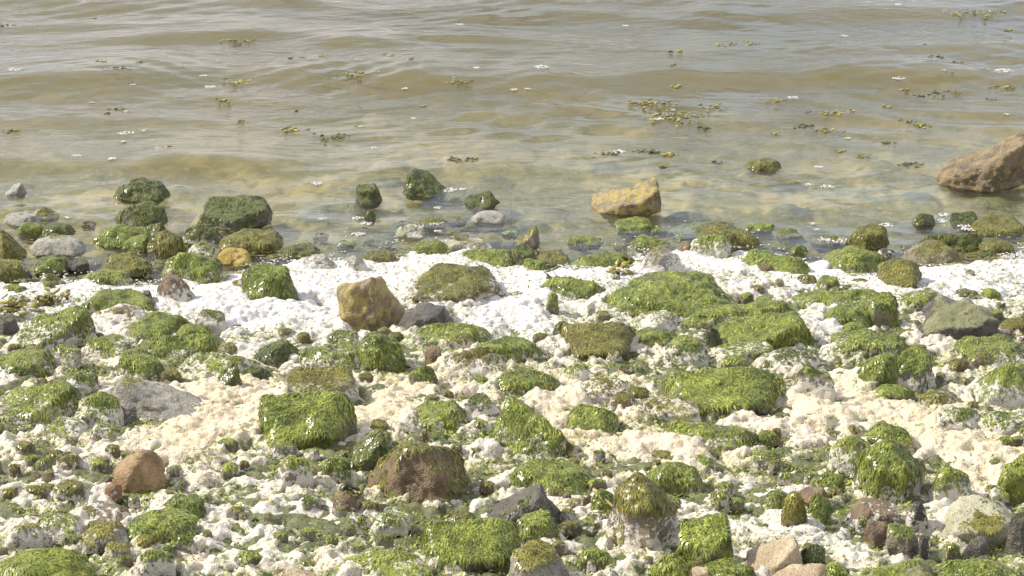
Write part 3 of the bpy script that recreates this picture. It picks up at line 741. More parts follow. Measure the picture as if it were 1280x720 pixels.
 ((705, 453, 736, 474), 'dome', G, None, D_(algae=.7, foam=.9)),
 ((800, 490, 873, 522), 'dome', OL, 'olive-brown rubble with a dark pit, left of the tilted slab', D_(algae=.5, foam=.8)),
 ((800, 388, 849, 410), 'dome', LM, 'yellow-green foamy lump at the foot of the broad dome', D_(algae=.5, foam=1)),
 ((905, 427, 976, 452), 'dome', G, 'foam-laced green stone above the large tilted slab', D_(algae=.8, foam=.8)),
 ((880, 410, 901, 430), 'dome', DG, None, D_(algae=.9, foam=.3)),
 ((682, 368, 698, 392), 'dome', G, None, D_(algae=.9, foam=.4)),
 ((955, 432, 1027, 460), 'dome', DG, 'dark green stone under the shaded end of the large wedge', D_(algae=.8, foam=.7)),
 # --- right bank
 ((1008, 358, 1106, 386), 'ridge', G, 'long green ridge behind two green stones', D_(algae=1, foam=.4, lean=.2)),
 ((1038, 375, 1093, 406), 'dome', G, 'green stone leaning on a taller one, nearer the open foam', D_(algae=1, foam=.3)),
 ((1083, 365, 1123, 404), 'block', G, 'taller green stone beside its leaning neighbour', D_(algae=1, foam=.2)),
 ((1120, 356, 1183, 387), 'dome', G, 'weedy foam-laced rubble behind the dark pale-topped rock', D_(algae=.7, foam=.9)),
 ((1155, 370, 1254, 424), 'wedge', 'stone_palecap', 'dark rock with a smooth pale green sloping top', D_(algae=.5, hair=0, foam=.25, lean=-.1, depth=.6, planes=PL['tabletop'])),
 ((1048, 411, 1139, 444), 'dome', G, 'low speckled green stone above two round green stones', D_(algae=.9, foam=.5)),
 ((1075, 436, 1131, 482), 'dome', G, 'bright green round stone beside a shaded gap', D_(algae=1, foam=.35)),
 ((1118, 436, 1171, 484), 'block', G, 'green and white stone right of the shaded gap', D_(algae=.8, foam=.6)),
 ((1198, 420, 1290, 454), 'slab', G, 'flat green slab below the dark pale-topped rock', D_(algae=.9, foam=.6)),
 ((1225, 449, 1290, 502), 'dome', LM, 'bright lime weed-covered rubble at the frame edge', D_(algae=.7, foam=.9)),
 ((1098, 480, 1141, 499), 'slab', G, 'low green stone under the two round green stones', D_(algae=1, foam=.3)),
 ((1155, 485, 1201, 508), 'dome', OL, 'low olive-brown stone between foam and lime weed', D_(algae=.9, foam=.5)),
 ((955, 470, 986, 499), 'dome', G, None, D_(algae=.9, foam=.6)),
 ((990, 455, 1046, 502), 'dome', G, None, D_(algae=.5, foam=1)),
 ((1172, 506, 1228, 537), 'dome', G, None, D_(algae=.6, foam=1)),
 ((1226, 510, 1290, 540), 'dome', G, None, D_(algae=.6, foam=1)),
 ((1085, 524, 1141, 560), 'dome', G, 'smooth green dome behind the biggest green boulder', D_(algae=1, foam=.1)),
 # --- lower left corner
 ((137, 554, 199, 608), 'dome', 'stone_amber', 'smooth tan and brown stone standing alone in cream foam', D_(algae=.35, hair=.3, foam=.15, lean=.2, smooth_rock=.7)),
 ((130, 604, 151, 619), 'dome', RU, 'little orange stone below the smooth tan stone', D_(algae=.0, foam=.4)),
 ((152, 628, 241, 674), 'dome', G, 'vivid green dome, brightest of the lower corner', D_(algae=1, foam=.35)),
 ((202, 615, 251, 645), 'slab', G, 'green slab tucked behind the vivid green dome', D_(algae=1, foam=.4, lean=-.4)),
 ((95, 628, 151, 655), 'slab', BR, 'brownish slab rimmed with foam beside the vivid green dome', D_(algae=.25, foam=.6)),
 ((98, 648, 154, 682), 'dome', GR, 'dull grey-green stone in front of the brownish slab', D_(algae=.5, foam=.5)),
 ((-14, 683, 101, 734), 'dome', LM, 'large yellow-green stone in the bottom corner', D_(algae=.8, foam=.4)),
 ((45, 636, 99, 672), 'dome', G, None, D_(algae=.45, foam=1)),
 ((167, 683, 216, 716), 'dome', G, None, D_(algae=.6, foam=.9)),
 ((8, 652, 51, 682), 'dome', OL, None, D_(algae=.4, foam=1)),
 ((65, 600, 101, 619), 'dome', OL, None, D_(algae=.9, foam=.4)),
 ((42, 573, 64, 590), 'dome', G, None, D_(algae=.9, foam=.4)),
 ((60, 562, 79, 577), 'dome', OL, None, D_(algae=.9, foam=.4)),
 ((215, 668, 241, 689), 'dome', G, None, D_(algae=.7, foam=.5)),
 # --- lower centre
 ((436, 540, 485, 582), 'block', DG, 'dark green cube-like stone beside the big brown rock', D_(algae=.95, foam=.1, lean=-.2, planes=PL['leftlit'])),  # darker green here puts the stone's shade into its colour
 ((465, 543, 579, 622), 'block', BR, 'big brown rock with a yellowish weedy face', D_(algae=.66, hair=.5, foam=.2, lean=.1, depth=.65, planes=PL['broadface'])),
 ((527, 645, 649, 707), 'block', G, 'long green rock with mossy front at the bottom', D_(algae=1, foam=.3, depth=.6, hair=1.3, planes=PL['overhang'])),
 ((400, 567, 438, 600), 'dome', G, 'green lump just below the dark cube-like stone', D_(algae=1, foam=.5)),
 ((342, 565, 391, 609), 'dome', G, None, D_(algae=.6, foam=.95)),
 ((415, 615, 446, 639), 'dome', BR, 'dark brown stone sunk in a hollow of the foam', D_(algae=.3, foam=.4)),
 ((430, 678, 536, 730), 'dome', G, 'wide weed and foam covered rubble at the bottom', D_(algae=.65, foam=.85)),
 ((340, 709, 394, 730), 'dome', TA, 'tan stone cut by the bottom edge', D_(algae=.2, foam=.4)),
 ((597, 538, 616, 552), 'dome', G, None, D_(algae=.9, foam=.3)),
 ((468, 635, 511, 662), 'dome', G, None, D_(algae=.6, foam=.95)),
 ((612, 603, 696, 657), 'wedge', SL, 'bare dark slate rock with foam along its upper edge', D_(algae=.25, foam=.2, lean=.35, depth=.6)),
 ((635, 566, 736, 614), 'slab', G, 'broad bright green stone behind the bare slate rock', D_(algae=1, foam=.4, lean=-.2)),
 ((644, 637, 698, 676), 'block', G, 'green stone nestled under the bare slate rock', D_(algae=1, foam=.1, lean=.2)),
 ((638, 675, 709, 730), 'block', GR, 'half green, half grey stone at the bottom edge', D_(algae=.6, foam=.3)),
 ((814, 570, 876, 610), 'dome', G, 'green stone behind the tall olive boulder', D_(algae=1, foam=.4)),
 ((764, 593, 851, 687), 'block', OL, 'tall olive-capped boulder with cream foam on its front', D_(algae=.75, foam=.75, depth=.7, planes=PL['tall'])),
 ((847, 645, 915, 712), 'block', G, 'cube-shaped green boulder at the bottom', D_(algae=1, foam=.05, depth=.8, planes=PL['cube'])),
 ((738, 612, 769, 642), 'dome', G, 'green stone under the straw-coloured stick', D_(algae=1, foam=.3)),
 ((818, 688, 859, 728), 'dome', G, 'bright green stone between the tall boulder and the cube-shaped one', D_(algae=1, foam=.3)),
 ((727, 683, 763, 705), 'dome', G, None, D_(algae=1, foam=.3)),
 ((878, 700, 944, 730), 'slab', G, 'dark green slab at the bottom edge below the cube-shaped boulder', D_(algae=1, foam=.2)),
 ((862, 711, 891, 730), 'block', TA, 'pale tan chip at the bottom edge below the cube-shaped boulder', D_(algae=.0, foam=.0)),
 ((940, 667, 1004, 718), 'block', TA, 'angular sandy beige block at the bottom', D_(algae=.12, foam=.05, lean=.2, smooth_rock=.5, planes=PL['leftlit'])),
 ((975, 702, 1041, 734), 'wedge', TA, 'pale sandy stone cut by the bottom edge', D_(algae=.0, foam=.05, smooth_rock=.5)),
 ((890, 612, 913, 632), 'dome', G, None, D_(algae=.8, foam=.6)),
 # --- lower right
 ((1078, 546, 1163, 624), 'block', G, 'biggest green boulder with foam sliding down one flank', D_(algae=1, foam=.55, depth=.75, lean=-.1, planes=PL['tall'])),
 ((1040, 543, 1091, 587), 'dome', G, 'foam-dripped green stone beside the biggest green boulder', D_(algae=.75, foam=.9)),
 ((1017, 588, 1055, 614), 'dome', G, 'small green stone above the dark brown one', D_(algae=1, foam=.4)),
 ((996, 606, 1037, 632), 'wedge', BR, 'dark brown stone among small green ones', D_(algae=.1, foam=.2)),
 ((1012, 618, 1039, 650), 'dome', G, 'small upright green stone below the dark brown one', D_(algae=1, foam=.2)),
 ((978, 614, 1009, 657), 'dome', OL, 'olive green stone beside the dark brown one', D_(algae=.95, foam=.3)),
 ((958, 610, 990, 636), 'dome', G, None, D_(algae=.9, foam=.5)),
 ((1067, 620, 1126, 652), 'slab', BR, 'flat tan-brown stone in front of the biggest green boulder', D_(algae=.1, foam=.5, lean=-.3)),
 ((1082, 652, 1113, 677), 'block', BR, 'small brown stone under the flat tan-brown one', D_(algae=.1, foam=.3)),
 ((1110, 656, 1149, 692), 'block', G, 'upright green-grey block below the flat tan-brown stone', D_(algae=.7, foam=.3)),
 ((1083, 694, 1167, 732), 'ridge', LM, 'grooved yellow-olive log-like stone at the bottom edge', D_(algae=.35, foam=.0, lean=.4, yaw=.3)),
 ((1185, 697, 1263, 734), 'dome', G, 'rounded green stone cut by the bottom edge', D_(algae=1, foam=.15)),
 ((1192, 614, 1276, 678), 'block', PA, 'large bare pale green-grey boulder', D_(algae=.15, foam=.15, lean=-.1, smooth_rock=.5, planes=PL['tabletop'])),
 ((1252, 564, 1310, 620), 'block', LM, 'lime yellow stone at the frame edge', D_(algae=.9, foam=.1)),
 ((1165, 578, 1216, 627), 'dome', G, 'foam-streaked weedy stone between biggest and bare boulders', D_(algae=.75, foam=.8)),
 ((1135, 625, 1161, 660), 'dome', SL, None, D_(algae=.2, foam=.7)),
 ((1030, 702, 1061, 728), 'dome', G, 'green lump at the bottom edge beside the sandy stone', D_(algae=1, foam=.2)),
 ((1000, 680, 1033, 707), 'dome', DG, 'dark green stone beside the angular sandy block', D_(algae=.9, foam=.3)),
 ((1180, 680, 1203, 702), 'dome', G, None, D_(algae=.9, foam=.3)),
 ((1212, 672, 1240, 688), 'slab', SL, 'dark flat stone under the bare pale boulder', D_(algae=.1, foam=.2)),
 ((1147, 672, 1161, 694), 'block', SL, None, D_(algae=.1, foam=.3)),
 ((1262, 640, 1296, 690), 'block', SL, 'dark grey stone at the frame edge behind the bare boulder', D_(algae=.2, foam=.3)),
]
LATER = []          # look-alikes that are told apart by what they lie beside
ANCHORS = []
for box, shape, mat, label, kw in ROCKS:
    if label is None:
        ob = rock(box, shape, mat, 'stone', **kw)
        what = 'foam-smothered stone' if kw.get('foam', 0) >= .7 else 'small green stone'
        if mat == SL: what = 'small dark stone'
        LATER.append((ob, what, ('foam-smothered stones' if what[0] == 'f' else 'small stones in the foam')))
    else:
        ob = rock(box, shape, mat, label, **kw)
        short = label.split(',')[0]
        for cut in (' with ', ' in ', ' at ', ' behind ', ' beside ', ' below ', ' above ', ' by ', ' under ', ' between ', ' just ', ' near ', ' touching ', ' where ', ' lying ', ' standing ', ' directly ', ' jutting ', ' along ', ' ending ', ' rising ', ' cut ', ' leaning ', ' wedged ', ' topping ', ' low ', ' barely ', ' almost ', ' slanting ', ' stretching ', ' spreading ', ' laced ', ' among ', ' sunk ', ' trailing ', ' nestled ', ' tucked ', ' rimmed ', ' bridging ', ' capping ', ' right '):
            short = short.split(cut)[0]
        ANCHORS.append((ob, short))
_n = {}
for _, sh in ANCHORS: _n[sh] = _n.get(sh, 0) + 1
ANCHORS = [(o_, sh) for o_, sh in ANCHORS if _n[sh] == 1 and 3 <= len(sh.split()) <= 6]

# small stones that fill the bank between the catalogued ones
g = np.random.default_rng(77)
n_fill = 0; tries = 0
while n_fill < 252 and tries < 20000:
    tries += 1
    px, row = g.uniform(-60, 1340), g.uniform(345, 715)
    q = P(px, row)
    k, _c = clean_map(np.array([q[0]]), np.array([q[1]]))
    if k[0] > .62 or q[1] > shore_y(q[0]) - .03: continue
    w = 10 + 22 * g.uniform(0, 1) ** 1.6
    m_ = pxsize(q) * w
    if any(abs(q[0] - a) < c_ * .9 + m_ * .4 and abs(q[1] - b_) < d_ * .9 + m_ * .4 for a, b_, c_, d_, f_ in ROCKS_AT): continue
    mat = g.choice([G, G, OL, G, OL, BR, GR])
    ob = rock((px - w / 2, row - w * g.uniform(.38, .62), px + w / 2, row), g.choice(['dome', 'dome', 'block', 'slab']), str(mat), 'cobble', name='cobble', cat='cobble',
         algae=float(g.uniform(.5, 1)), foam=float(g.uniform(.15, .6)), lean=float(g.uniform(-.3, .3)))
    LATER.append((ob, {G: 'green', OL: 'olive', DG: 'dark green', BR: 'brown', GR: 'grey'}[str(mat)] + ' cobble', 'cobbles half drowned in the foam'))
    n_fill += 1

n_awash = 0; tries = 0
while n_awash < 46 and tries < 4000:
    tries += 1
    px = g.uniform(-30, 1310); q = P(px, 330)
    yy = float(shore_y(q[0])) + g.uniform(.01, .42) ; 
    row = 330.0
    for _ in range(60):
        if P(px, row)[1] < yy: row -= 1.2
        else: break
    q = P(px, row); w = 16 + 30 * g.uniform(0, 1) ** 1.4; m_ = pxsize(q) * w
    if any(abs(q[0] - a) < c_ * .8 + m_ * .4 and abs(q[1] - b_) < d_ * .8 + m_ * .4 for a, b_, c_, d_, f_ in ROCKS_AT): continue
    mat = str(g.choice([OL, G, OL, DG]))
    ob = rock((px - w / 2, row - w * g.uniform(.2, .34), px + w / 2, row), str(g.choice(['slab', 'dome', 'ridge'])), mat, 'stone', name='cobble', cat='cobble', algae=1.0, foam=.1, hair=1.3)
    ob.location.z -= .006
    LATER.append((ob, {G: 'green', OL: 'olive', DG: 'dark green'}[mat] + ' stone awash', 'weedy stones awash along the water edge'))
    n_awash += 1

# ------------------------------------------------------------------ foam blanket
xs = np.arange(-2.1, 2.1, .0056); ys = np.arange(4.15, 7.92, .0056)
X, Y, F = grid(xs, ys)
clean, cream = clean_map(X, Y)
wx = X + .02 * fbm(X * 14, Y * 14, seed=91, oct=2); wy = Y + .02 * fbm(X * 14, Y * 14, seed=95, oct=2)
sd = shore_y(X) - Y + .07 * fbm(X * 6, Y * 6, seed=80, oct=3) + .035 * fbm(X * 24, Y * 24, seed=280, oct=3)        # metres inland of the water's edge
edge = sstep(-.03, .04, sd)
inland = sstep(.25, .7, sd)
undul = fbm(X * 7, Y * 7, seed=81, oct=3)
b1 = blobs(wx, wy, .075, 82); b2 = blobs(wx, wy, .036, 84); b3 = blobs(wx, wy, .017, 86); b4 = blobs(X, Y, .0095, 88)
pit = np.maximum(blobs(wx, wy, .062, 182, .05, .52), .8 * blobs(wx, wy, .034, 186, .0, .46)) / .03
mott = fbm(X * 9 + 3, Y * 9, seed=90, oct=4, gain=.6)
lump = (.24 * b1 + .17 * b2 + .006 + .016 * fbm(X * 13, Y * 13, seed=390, oct=2)) * (.30 + .70 * inland) + .16 * b3 + .14 * b4
lump *= .25 + .75 * sstep(.0, .35, sd)
lump += .010 * fbm(X * 34, Y * 34, seed=190, oct=3, gain=.6) * (.15 + .85 * inland) + .0050 * fbm(X * 85, Y * 85, seed=196, oct=2)
hole = np.clip((1 - clean) * (.45 + 1.0 * mott) * (.3 + .7 * inland), 0, 1)
pitd = pit * np.clip(1.05 - clean + .4 * mott, 0, 1) * (.35 + .65 * inland)
rs = sstep(.0, .40, sd)
Z = level(Y) + .003 + rs * (-.014 * inland - .004 * (1 - clean) * inland - .004 + .012 * undul + .008 * clean - .026 * hole - .030 * np.clip(pitd, 0, 1.2)) + lump
Z = Z - (1 - edge) * .035
for (rx_, ry_, rw_, rd_, rf_) in ROCKS_AT:
    i0, i1 = np.searchsorted(xs, [rx_ - rw_ * 1.9, rx_ + rw_ * 1.9]); j0, j1 = np.searchsorted(ys, [ry_ - rd_ * 1.9, ry_ + rd_ * 1.9])
    if i1 - i0 < 2 or j1 - j0 < 2: continue
    sx_ = (X[j0:j1, i0:i1] - rx_) / rw_; sy_ = (Y[j0:j1, i0:i1] - ry_) / rd_
    rr_ = np.sqrt(sx_ ** 2 + sy_ ** 2) + 1e-6
    ringw = np.exp(-((rr_ - .95) / .38) ** 2)
    sidew = np.clip(.45 - .75 * sx_ / rr_ + .35 * sy_ / rr_, -.9, 1)
    Z[j0:j1, i0:i1] += ringw * (sidew * (.015 + .020 * rf_) * min(1, rw_ / .10) + .012 * (rf_ - .4) * mott[j0:j1, i0:i1]) * edge[j0:j1, i0:i1]
scum_shade = np.clip((1 - clean) * (.56 + .85 * mott) * (.40 + .60 * inland) + .45 * np.clip(pitd, 0, 1) + .12 * (.004 - b3) / .004 + .30 * clean * (1 - cream), -.3, 1) + .06  # weed scum, more in pits; white foam also carries painted hole-shade specks
crm = np.clip(cream * 1.0 + .55 * inland * (1 - clean) + .25 * undul + .15 * mott, 0, 1)
keep = (edge > .04).reshape(-1)
F = F[keep[F].all(1)]
used = np.unique(F); remap = np.zeros(X.size, np.int32); remap[used] = np.arange(len(used))
foam = mesh_np('sea_foam', np.stack([X, Y, Z], -1).reshape(-1, 3)[used], remap[F], 'foam', attrs={'scum_shade': scum_shade.reshape(-1)[used], 'cream': crm.reshape(-1)[used]})
tag(foam, 'thick lumpy white and cream sea foam lying between the stones', 'sea foam', kind='stuff')
_fz = Z; _fxs, _fys = xs, ys

# ------------------------------------------------------------------ scraps of green weed lying on and in the foam
g = np.random.default_rng(5)
n = 52000
x = g.uniform(-2.1, 2.1, n * 4); y = g.uniform(4.2, 7.75, n * 4)
k, _c = clean_map(x, y)
dens = (1 - .92 * k) ** 1.3 * (.14 + np.clip(.5 + 1.7 * fbm(x * 9 + 3, y * 9, seed=90, oct=4, gain=.6), 0, 1.4)) * sstep(.0, .45, shore_y(x) - y + .05)
pick = g.uniform(0, 1.3, n * 4) < dens
x, y = x[pick][:n], y[pick][:n]; n = len(x)
fi = np.clip(((x - _fxs[0]) / .0056).astype(int), 0, len(_fxs) - 1); fj = np.clip(((y - _fys[0]) / .0056).astype(int), 0, len(_fys) - 1)
z = _fz[fj, fi] + .0015
z = np.maximum(z, level(y) - .012)
a = g.uniform(0, 2 * np.pi, n); L = g.uniform(.005, .017, n); wd = g.uniform(.0015, .0042, n)
dx, dy = np.cos(a), np.sin(a)
c0 = np.stack([x, y, z], -1); t = np.stack([dx, dy, g.uniform(-.2, .5, n)], -1); s_ = np.stack([-dy, dx, g.uniform(-.6, .6, n)], -1)
V = np.stack([c0 - t * L[:, None] * .5, c0 + s_ * wd[:, None], c0 - s_ * wd[:, None], c0 + t * L[:, None] * .5 + np.array([0, 0, .002])], 1).reshape(-1, 3)
i4 = np.arange(n)[:, None] * 4
scraps = mesh_np('weed_scraps', V, np.concatenate([i4 + np.array([[0, 2, 1]]), i4 + np.array([[1, 2, 3]])]), 'weed_green', attrs={'tint': np.repeat(g.uniform(0, 1, n), 4)})
tag(scraps, 'scraps of green weed strewn over the foam between stones', 'seaweed', kind='stuff')

# ------------------------------------------------------------------ floating bladder wrack
def leafy(px, row, size, n, mat, label, group=None, h=1.0, onwater=True, flat=.6):
    g = np.random.default_rng(int(px * 7 + row * 13))
    q = P(px, row); m_ = pxsize(q); size *= 1.2
    base = water_z(q[0], q[1]) if onwater else float(level(q[1])) + .01
    Vs, Fs, Ts = [], [], []
    Vt, Ft = [], []
    w = size * m_ / 2
    for k in range(int(n * 1.9) if onwater else n):
        ox, oy = g.normal(0, .55) * w, g.normal(0, .5) * w * flat * 1.3
        hz = g.uniform(-.001, .003) if onwater else abs(g.normal(0, .0062)) * h + .0015
        L = g.uniform(.0065, .013) * (.8 + .2 * h); wd = L * g.uniform(.5, .8); th = wd * .45
        az = g.uniform(0, 2 * math.pi); el = g.uniform(-.1, .22) if onwater else g.uniform(-.2, .9)
        t = np.array([math.cos(az) * math.cos(el), math.sin(az) * math.cos(el), math.sin(el)]); s = np.array([-math.sin(az), math.cos(az), 0]); u = np.cross(t, s)
        c = np.array([ox, oy, hz])
        rings = []
        for tt, rr in ((-.5, .25), (-.2, .85), (.15, 1.0), (.42, .55)):
            for an in range(6):
                rings.append(c + t * L * tt * 2 + s * math.cos(an * math.pi / 3) * wd * rr + u * math.sin(an * math.pi / 3) * th * rr)
        b0 = len(Vs); Vs += rings + [c + t * L * 1.15]
        for r in range(3):
            for an in range(6):
                a_, b_ = b0 + r * 6 + an, b0 + r * 6 + (an + 1) % 6
                Fs += [(a_, b_, b_ + 6), (a_, b_ + 6, a_ + 6)]
        for an in range(6): Fs.append((b0 + 18 + an, b0 + 18 + (an + 1) % 6, b0 + 24))
        Ts += [g.uniform(0, 1)] * 25
        # stem from the float back under the surface
        e = np.array([ox * .4, oy * .4, -.008 if onwater else -.005]); mid = (c + e) / 2 + np.array([g.normal(0, .004), g.normal(0, .004), -.002 if onwater else .004])
        pts = [c - t * L * .9, mid, e]; b1 = len(Vt)
        for pnt in pts:
            for an in range(3): Vt.append(pnt + .0016 * np.array([math.cos(an * 2.094), math.sin(an * 2.094), 0]))
        for r in range(2):
            for an in range(3):
                a_, b_ = b1 + r * 3 + an, b1 + r * 3 + (an + 1) % 3
                Ft += [(a_, b_, b_ + 3), (a_, b_ + 3, a_ + 3)]
    root = bpy.data.objects.new('seaweed', None); scene.collection.objects.link(root)
    root.empty_display_size = .02
    root.location = (q[0], q[1], base)
    tag(root, label, 'seaweed', group)
    tag(mesh_np('frond', np.array(Vs), np.array(Fs), mat, parent=root, attrs={'tint': Ts}), kind='stuff')
    tag(mesh_np('stem', np.array(Vt), np.array(Ft), 'wrack_dark' if mat != 'weed_green' else mat, parent=root, attrs={'tint': [.4] * len(Vt)}), kind='stuff')
    return root
WB, WD = 'wrack_brown', 'wrack_dark'
SPRIG = ('small sprig of brown seaweed floating on open water', 'small floating seaweed sprigs')
WEEDS = [
 (10, 33, 34, 9, WB, 'seaweed sprig in the blue water at the frame edge, topmost there'), (120, 22, 6, 2, WD, None), (127, 88, 12, 4, WB, 'upright seaweed tip at the start of a row of three'), (150, 97, 24, 9, WD, 'dark seaweed strand in the middle of a row of three'), (173, 88, 12, 4, WD, None),
 (300, 52, 46, 11, WB, 'row of olive seaweed bladders on the pale swell, upper centre-left'), (302, 104, 34, 12, WB, 'olive seaweed tuft floating right of a round foam fleck pair'), (278, 127, 26, 7, WB, 'thin brown seaweed strand below the round foam fleck pair'), (298, 154, 12, 4, WB, None), (147, 136, 18, 6, WB, 'yellow seaweed tuft with a foam fleck at its end'), (134, 146, 7, 3, WD, None), (15, 163, 16, 5, WB, None),
 (365, 78, 8, 3, WD, None), (378, 77, 8, 3, WD, None), (404, 74, 14, 5, WB, 'curling olive seaweed tip pointing up, right of two dark sprigs'), (445, 105, 34, 12, WB, 'flat spread of olive seaweed on the swell crest'), (487, 75, 26, 7, WB, 'half sunken seaweed patch on an upper swell'), (517, 86, 9, 3, WD, None), (575, 110, 32, 11, WB, 'olive seaweed clump on the dark front of the main swell'), (530, 133, 12, 4, WB, None), (362, 164, 26, 8, WB, 'yellowish seaweed awash inside a ring of ripples'), (450, 157, 14, 4, WB, None), (415, 172, 36, 10, WD, 'scatter of blackish seaweed bits in calm water'), (370, 138, 6, 2, WD, None),
 (850, 69, 8, 3, WB, None), (838, 69, 6, 2, WD, None), (905, 62, 18, 6, WB, 'pair of olive bladders with dark stems below, on pale water'), (940, 60, 28, 9, WB, 'loose seaweed group on pale water, right of a pair of bladders'), (838, 94, 12, 4, WB, None), (848, 112, 18, 5, WB, None), (812, 131, 36, 18, WB, 'bright yellow-olive seaweed bladders crowding behind the biggest clump'), (845, 149, 66, 34, WB, 'biggest yellow-brown seaweed clump on the water'), (888, 136, 30, 8, WB, 'olive strand trailing away from the biggest seaweed clump'), (882, 160, 10, 4, WD, None),
 (762, 193, 26, 10, WD, 'dark seaweed tuft beside a bright foam fleck behind the ochre rock'), (803, 188, 24, 10, WD, 'spiky dark seaweed tuft behind the ochre rock'), (818, 191, 12, 5, WD, None), (837, 194, 18, 7, WB, 'brown seaweed tuft, last of the row behind the ochre rock'), (830, 209, 14, 5, WD, None),
 (1215, 19, 62, 26, WB, 'large olive seaweed clump at the top of the picture'), (1260, 38, 12, 4, WB, None), (1165, 75, 24, 8, WD, 'dark seaweed group on the pale swell below the large clump'), (1193, 80, 16, 6, WD, None), (1155, 62, 10, 3, WB, None), (1232, 90, 12, 4, WB, None), (1175, 116, 30, 10, WD, 'row of spiky dark seaweed on the brown swell'), (1150, 119, 16, 6, WD, None), (1132, 114, 8, 3, WB, None), (975, 126, 18, 8, WB, 'compact olive tuft beside an oval foam fleck'), (1040, 146, 26, 11, WB, 'broad olive seaweed tuft in rippled water'), (1010, 143, 10, 3, WD, None), (1065, 140, 14, 4, WB, None), (1108, 135, 12, 4, WB, None), (1003, 158, 20, 9, WD, 'dark humped seaweed tuft in rippled water'), (1035, 163, 30, 9, WB, 'flat olive seaweed below the broad tuft'), (972, 166, 12, 4, WB, None), (1137, 152, 12, 4, WB, None), (1152, 157, 20, 7, WB, 'bright olive seaweed tuft between ripples and the brown rock'), (1240, 124, 12, 4, WD, None), (1078, 195, 16, 5, WB, None), (1050, 189, 8, 3, WB, None), (1135, 206, 30, 10, WD, 'dark seaweed raft just off the largest brown rock'), (1185, 100, 14, 4, WB, None), (1258, 109, 26, 7, WB, 'scattered brown seaweed near the frame edge on the swell'), (1110, 178, 12, 4, WD, None), (895, 203, 14, 5, WD, None),
 (572, 206, 32, 12, WD, 'dark twiggy seaweed trailing from the peaked green stone'), (210, 190, 8, 3, WB, None),
]
WANCH = []
for px, row, size, n, mat, label in WEEDS:
    ob = leafy(px, row, size, n, mat, label or SPRIG[0], None if label else SPRIG[1], h=1.0)
    if label is None: LATER.append((ob, 'small dark floating sprig' if mat == WD else 'small olive floating sprig', SPRIG[1]))
    else: WANCH.append((ob, label))
for px, row, size, n, mat, label in ((17, 392, 34, 34, WB, 'yellow-brown seaweed heap on a black stone at the frame edge'), (800, 335, 60, 34, WB, 'brown seaweed tangle on foam behind the broad green dome'), (775, 345, 28, 14, WB, 'brown seaweed strand trailing down to the white foam'), (65, 380, 44, 22, WB, 'brown seaweed scraps behind the green sloping rock'), (440, 628, 34, 14, WD, 'dark weed in the hollow of the foam below the brown rock'), (694, 358, 26, 14, WD, 'dark weed wisps on the slantwise green ridge')):
    leafy(px, row, size, n, mat, label, None, h=2.6, onwater=False)

# ------------------------------------------------------------------ floating flecks of foam
FLECK = ('tiny white foam fleck floating on the water', 'tiny foam flecks on the water')
FLECKS = [(18, 97, 20, 'bright foam fleck at the frame edge above the dark swell'), (254, 98, 9, None), (263, 108, 13, 'round foam fleck with a dark centre beside olive seaweed'), (157, 167, 19, 'largest oval foam fleck on calm brown water'), (155, 177, 8, None), (180, 165, 7, None), (115, 128, 6, None), (166, 111, 7, None), (158, 140, 7, None),
 (575, 30, 11, None), (507, 118, 8, None), (517, 148, 7, None), (452, 158, 8, None), (595, 93, 10, None), (677, 95, 19, 'long foam fleck on the crest at mid picture'), (643, 116, 9, None), (660, 116, 7, None), (822, 151, 13, 'foam fleck with dark eye beside the biggest seaweed clump'), (842, 138, 6, None), (782, 32, 7, None), (992, 122, 15, 'oval foam fleck beside a compact olive tuft'), (1122, 13, 10, None), (1056, 49, 9, None), (1123, 107, 15, 'double foam fleck on the brown swell'), (1252, 93, 23, 'long white foam fleck near the frame edge'), (1060, 173, 8, None), (1259, 145, 8, None), (773, 189, 18, 'bright foam fleck amid dark seaweed behind the ochre rock'),
 (397, 233, 15, 'foam fleck riding the wavelet left of the blackish stone'), (467, 184, 9, None), (140, 204, 12, None), (95, 200, 12, None), (197, 190, 6, None), (404, 274, 10, None), (448, 271, 13, 'foam fleck touching the tiny green knob'), (458, 281, 15, 'foam fleck just below the tiny green knob'), (448, 293, 16, 'foam fleck pair nearest the lichen rock'), (544, 279, 17, 'oval foam fleck right of the foam-ringed lump'), (548, 290, 10, None), (561, 238, 21, 'bubbly foam patch at the foot of the peaked stone'), (579, 237, 10, None), (547, 259, 10, None),
 (1035, 233, 16, 'bubbly foam fleck in rippled shallows'), (1024, 209, 11, None), (1012, 231, 9, None), (1176, 277, 17, 'foam fleck below the small teal stone'), (1179, 267, 15, 'foam fleck beside the small teal stone'), (1042, 300, 34, 'wide bubbly foam patch left of the olive trapezoid'), (1016, 277, 9, None), (1021, 287, 8, None), (85, 275, 8, None), (1108, 279, 18, 'foam patch behind the olive trapezoid'), (1213, 286, 30, 'foam wedge beside the flat olive stone')]
